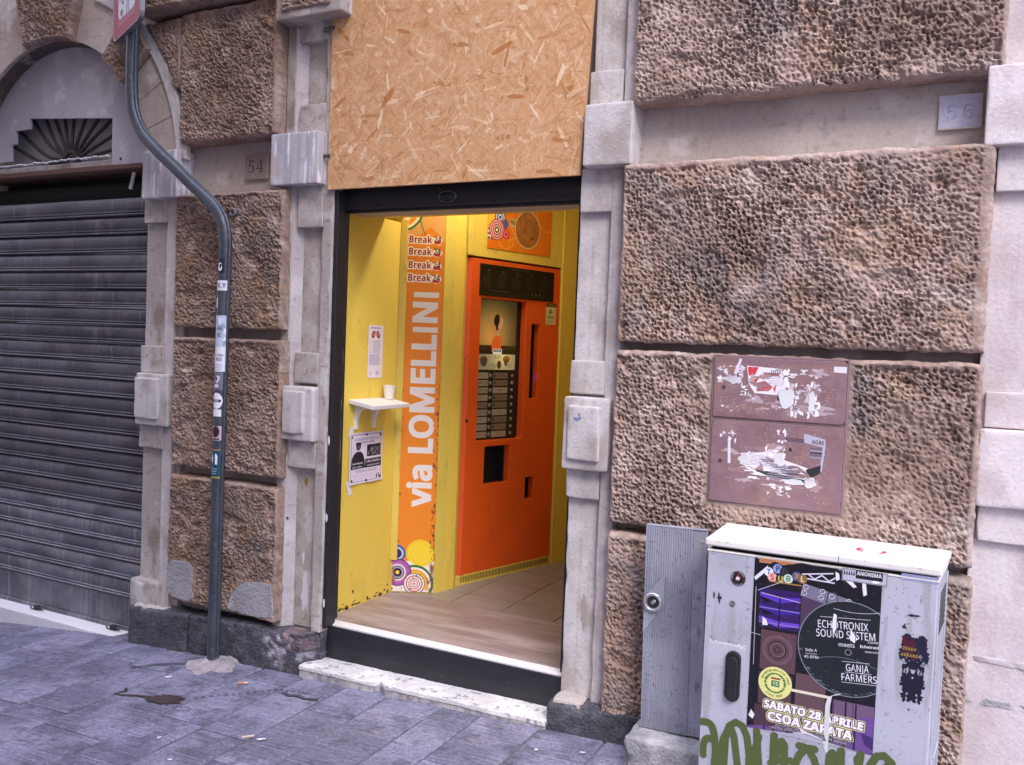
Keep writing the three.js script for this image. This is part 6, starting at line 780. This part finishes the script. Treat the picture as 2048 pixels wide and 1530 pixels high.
  { const c = new THREE.CircleGeometry(0.05, 36); c.scale(1, 0.9, 1); c.rotateX(-Math.PI / 2); const m = part('lid_sticker', c, std({ map: printCanvas(100, 100, 3, (g) => { disc(g, 50, 50, 49, '#e9e2e2'); g.strokeStyle = '#c44a6a'; g.lineWidth = 14; g.beginPath(); g.arc(50, 50, 40, 2.2, 3.9); g.stroke(); g.beginPath(); g.arc(50, 50, 40, -0.5, 0.9); g.stroke(); g.strokeStyle = '#5a545c'; g.lineWidth = 4; g.beginPath(); g.arc(48, 52, 26, 2, 5.6); g.stroke(); disc(g, 64, 70, 4, '#c44a4a'); }, '#e9e2e2'), roughness: 0.5 }), t); m.position.set(1.785 - C[0], 0.9834 - C[1], 0.31 - C[2]); }
  // remains of torn stickers
  const RR = rng(40), scrap = (x, y, rx, ry, mat, n = 22) => put(part('sticker_remnant', extrude(ragShape(RR, rx * 1.15, ry * 1.15, n + 16, 0.85), 0.0004), mat, door), x, y, 0.4397), ink = flat(0.02, 0.018, 0.035, 0.5), wine = flat(0.13, 0.02, 0.03, 0.5), gr = flat(0.4, 0.4, 0.44, 0.6);
  mk('sticker_remnant', 86, 230, 3, (g) => { const R = rng(90), blob = (x, y, rx, ry, c) => { for (let i = 0; i < 16; i++) rag(g, R, x + (R() - 0.5) * rx, y + (R() - 0.5) * ry, rx * 0.42, ry * 0.36, c, 30, 0.7); };
    blob(54, 46, 42, 62, '#1b1a36'); blob(26, 44, 34, 52, '#4a1424'); blob(50, 92, 34, 22, '#15142a'); blob(58, 140, 28, 70, '#17162c'); blob(36, 178, 40, 46, '#161528'); blob(24, 160, 18, 30, '#17162c'); text(g, 'ZEAEU', 30, 46, 13, '#a8903c', { weight: 'bold' }); text(g, 'ADLARDO', 36, 66, 13, '#a8903c', { weight: 'bold' });
    g.globalCompositeOperation = 'destination-out'; for (let i = 0; i < 46; i++) rag(g, R, R() * 86, R() * 230, 1 + R() * 7, 2 + R() * 10, '#000', 14, 0.8); rag(g, R, 36, 130, 14, 24, '#000', 26, 0.7); rag(g, R, 28, 14, 6, 18, '#000', 20, 0.7); g.globalCompositeOperation = 'source-over'; }, 1.93, 0.655, { t: 0.0005, z: 0.4399 });
  scrap(1.925, 0.535, 0.004, 0.004, ink, 10); scrap(1.925, 0.829, 0.022, 0.006, ink, 20); scrap(1.901, 0.79, 0.007, 0.01, ink, 14); scrap(1.333, 0.784, 0.008, 0.02, ink, 22); scrap(1.313, 0.79, 0.004, 0.014, ink, 12); scrap(1.42, 0.782, 0.01, 0.007, gr, 16); scrap(1.42, 0.685, 0.018, 0.03, gr, 12); scrap(1.35, 0.9, 0.03, 0.01, gr, 18);
  mk('torn_label', 122, 90, 2, (g) => { const p = [[0, 16]]; const R = rng(12); for (let i = 0; i <= 24; i++) p.push([i * 5.1, 8 + R() * 8 + (i > 18 ? (i - 18) * 1.6 : 0)]); p.push([122, 90], [0, 90]); poly(g, p, '#b9bac6'); p.slice(1, 26).forEach(([x, y]) => disc(g, x, y, 2.2, '#e9e7ea')); }, 1.366, 0.602, { t: 0.0006, rough: 0.6, z: 0.4399 });
  // loose tape hanging over the poster
  const tp = [[1.728, 0.543], [1.71, 0.538], [1.697, 0.53], [1.692, 0.5], [1.692, 0.42], [1.69, 0.33], [1.683, 0.27], [1.684, 0.2]], v = [], ix = []; tp.forEach(([x, y], i) => { const w = i < 2 ? 0.003 : 0.0055 + 0.0006 * i, z = 0.442 + 0.006 * Math.sin(i * 0.8); v.push(x - w - C[0], y - C[1] + (i < 3 ? -0.004 : 0), z - C[2], x + w - C[0], y - C[1] + (i < 3 ? 0.004 : 0), z + 0.002 - C[2]); if (i) { const a = (i - 1) * 2; ix.push(a, a + 2, a + 1, a + 1, a + 2, a + 3); } });
  const tg = new THREE.BufferGeometry(); tg.setAttribute('position', new THREE.Float32BufferAttribute(v, 3)); tg.setIndex(ix); tg.computeVertexNormals(); part('loose_tape', boxUV(tg), M.paper, door);
}

renderer.render(scene, camera);
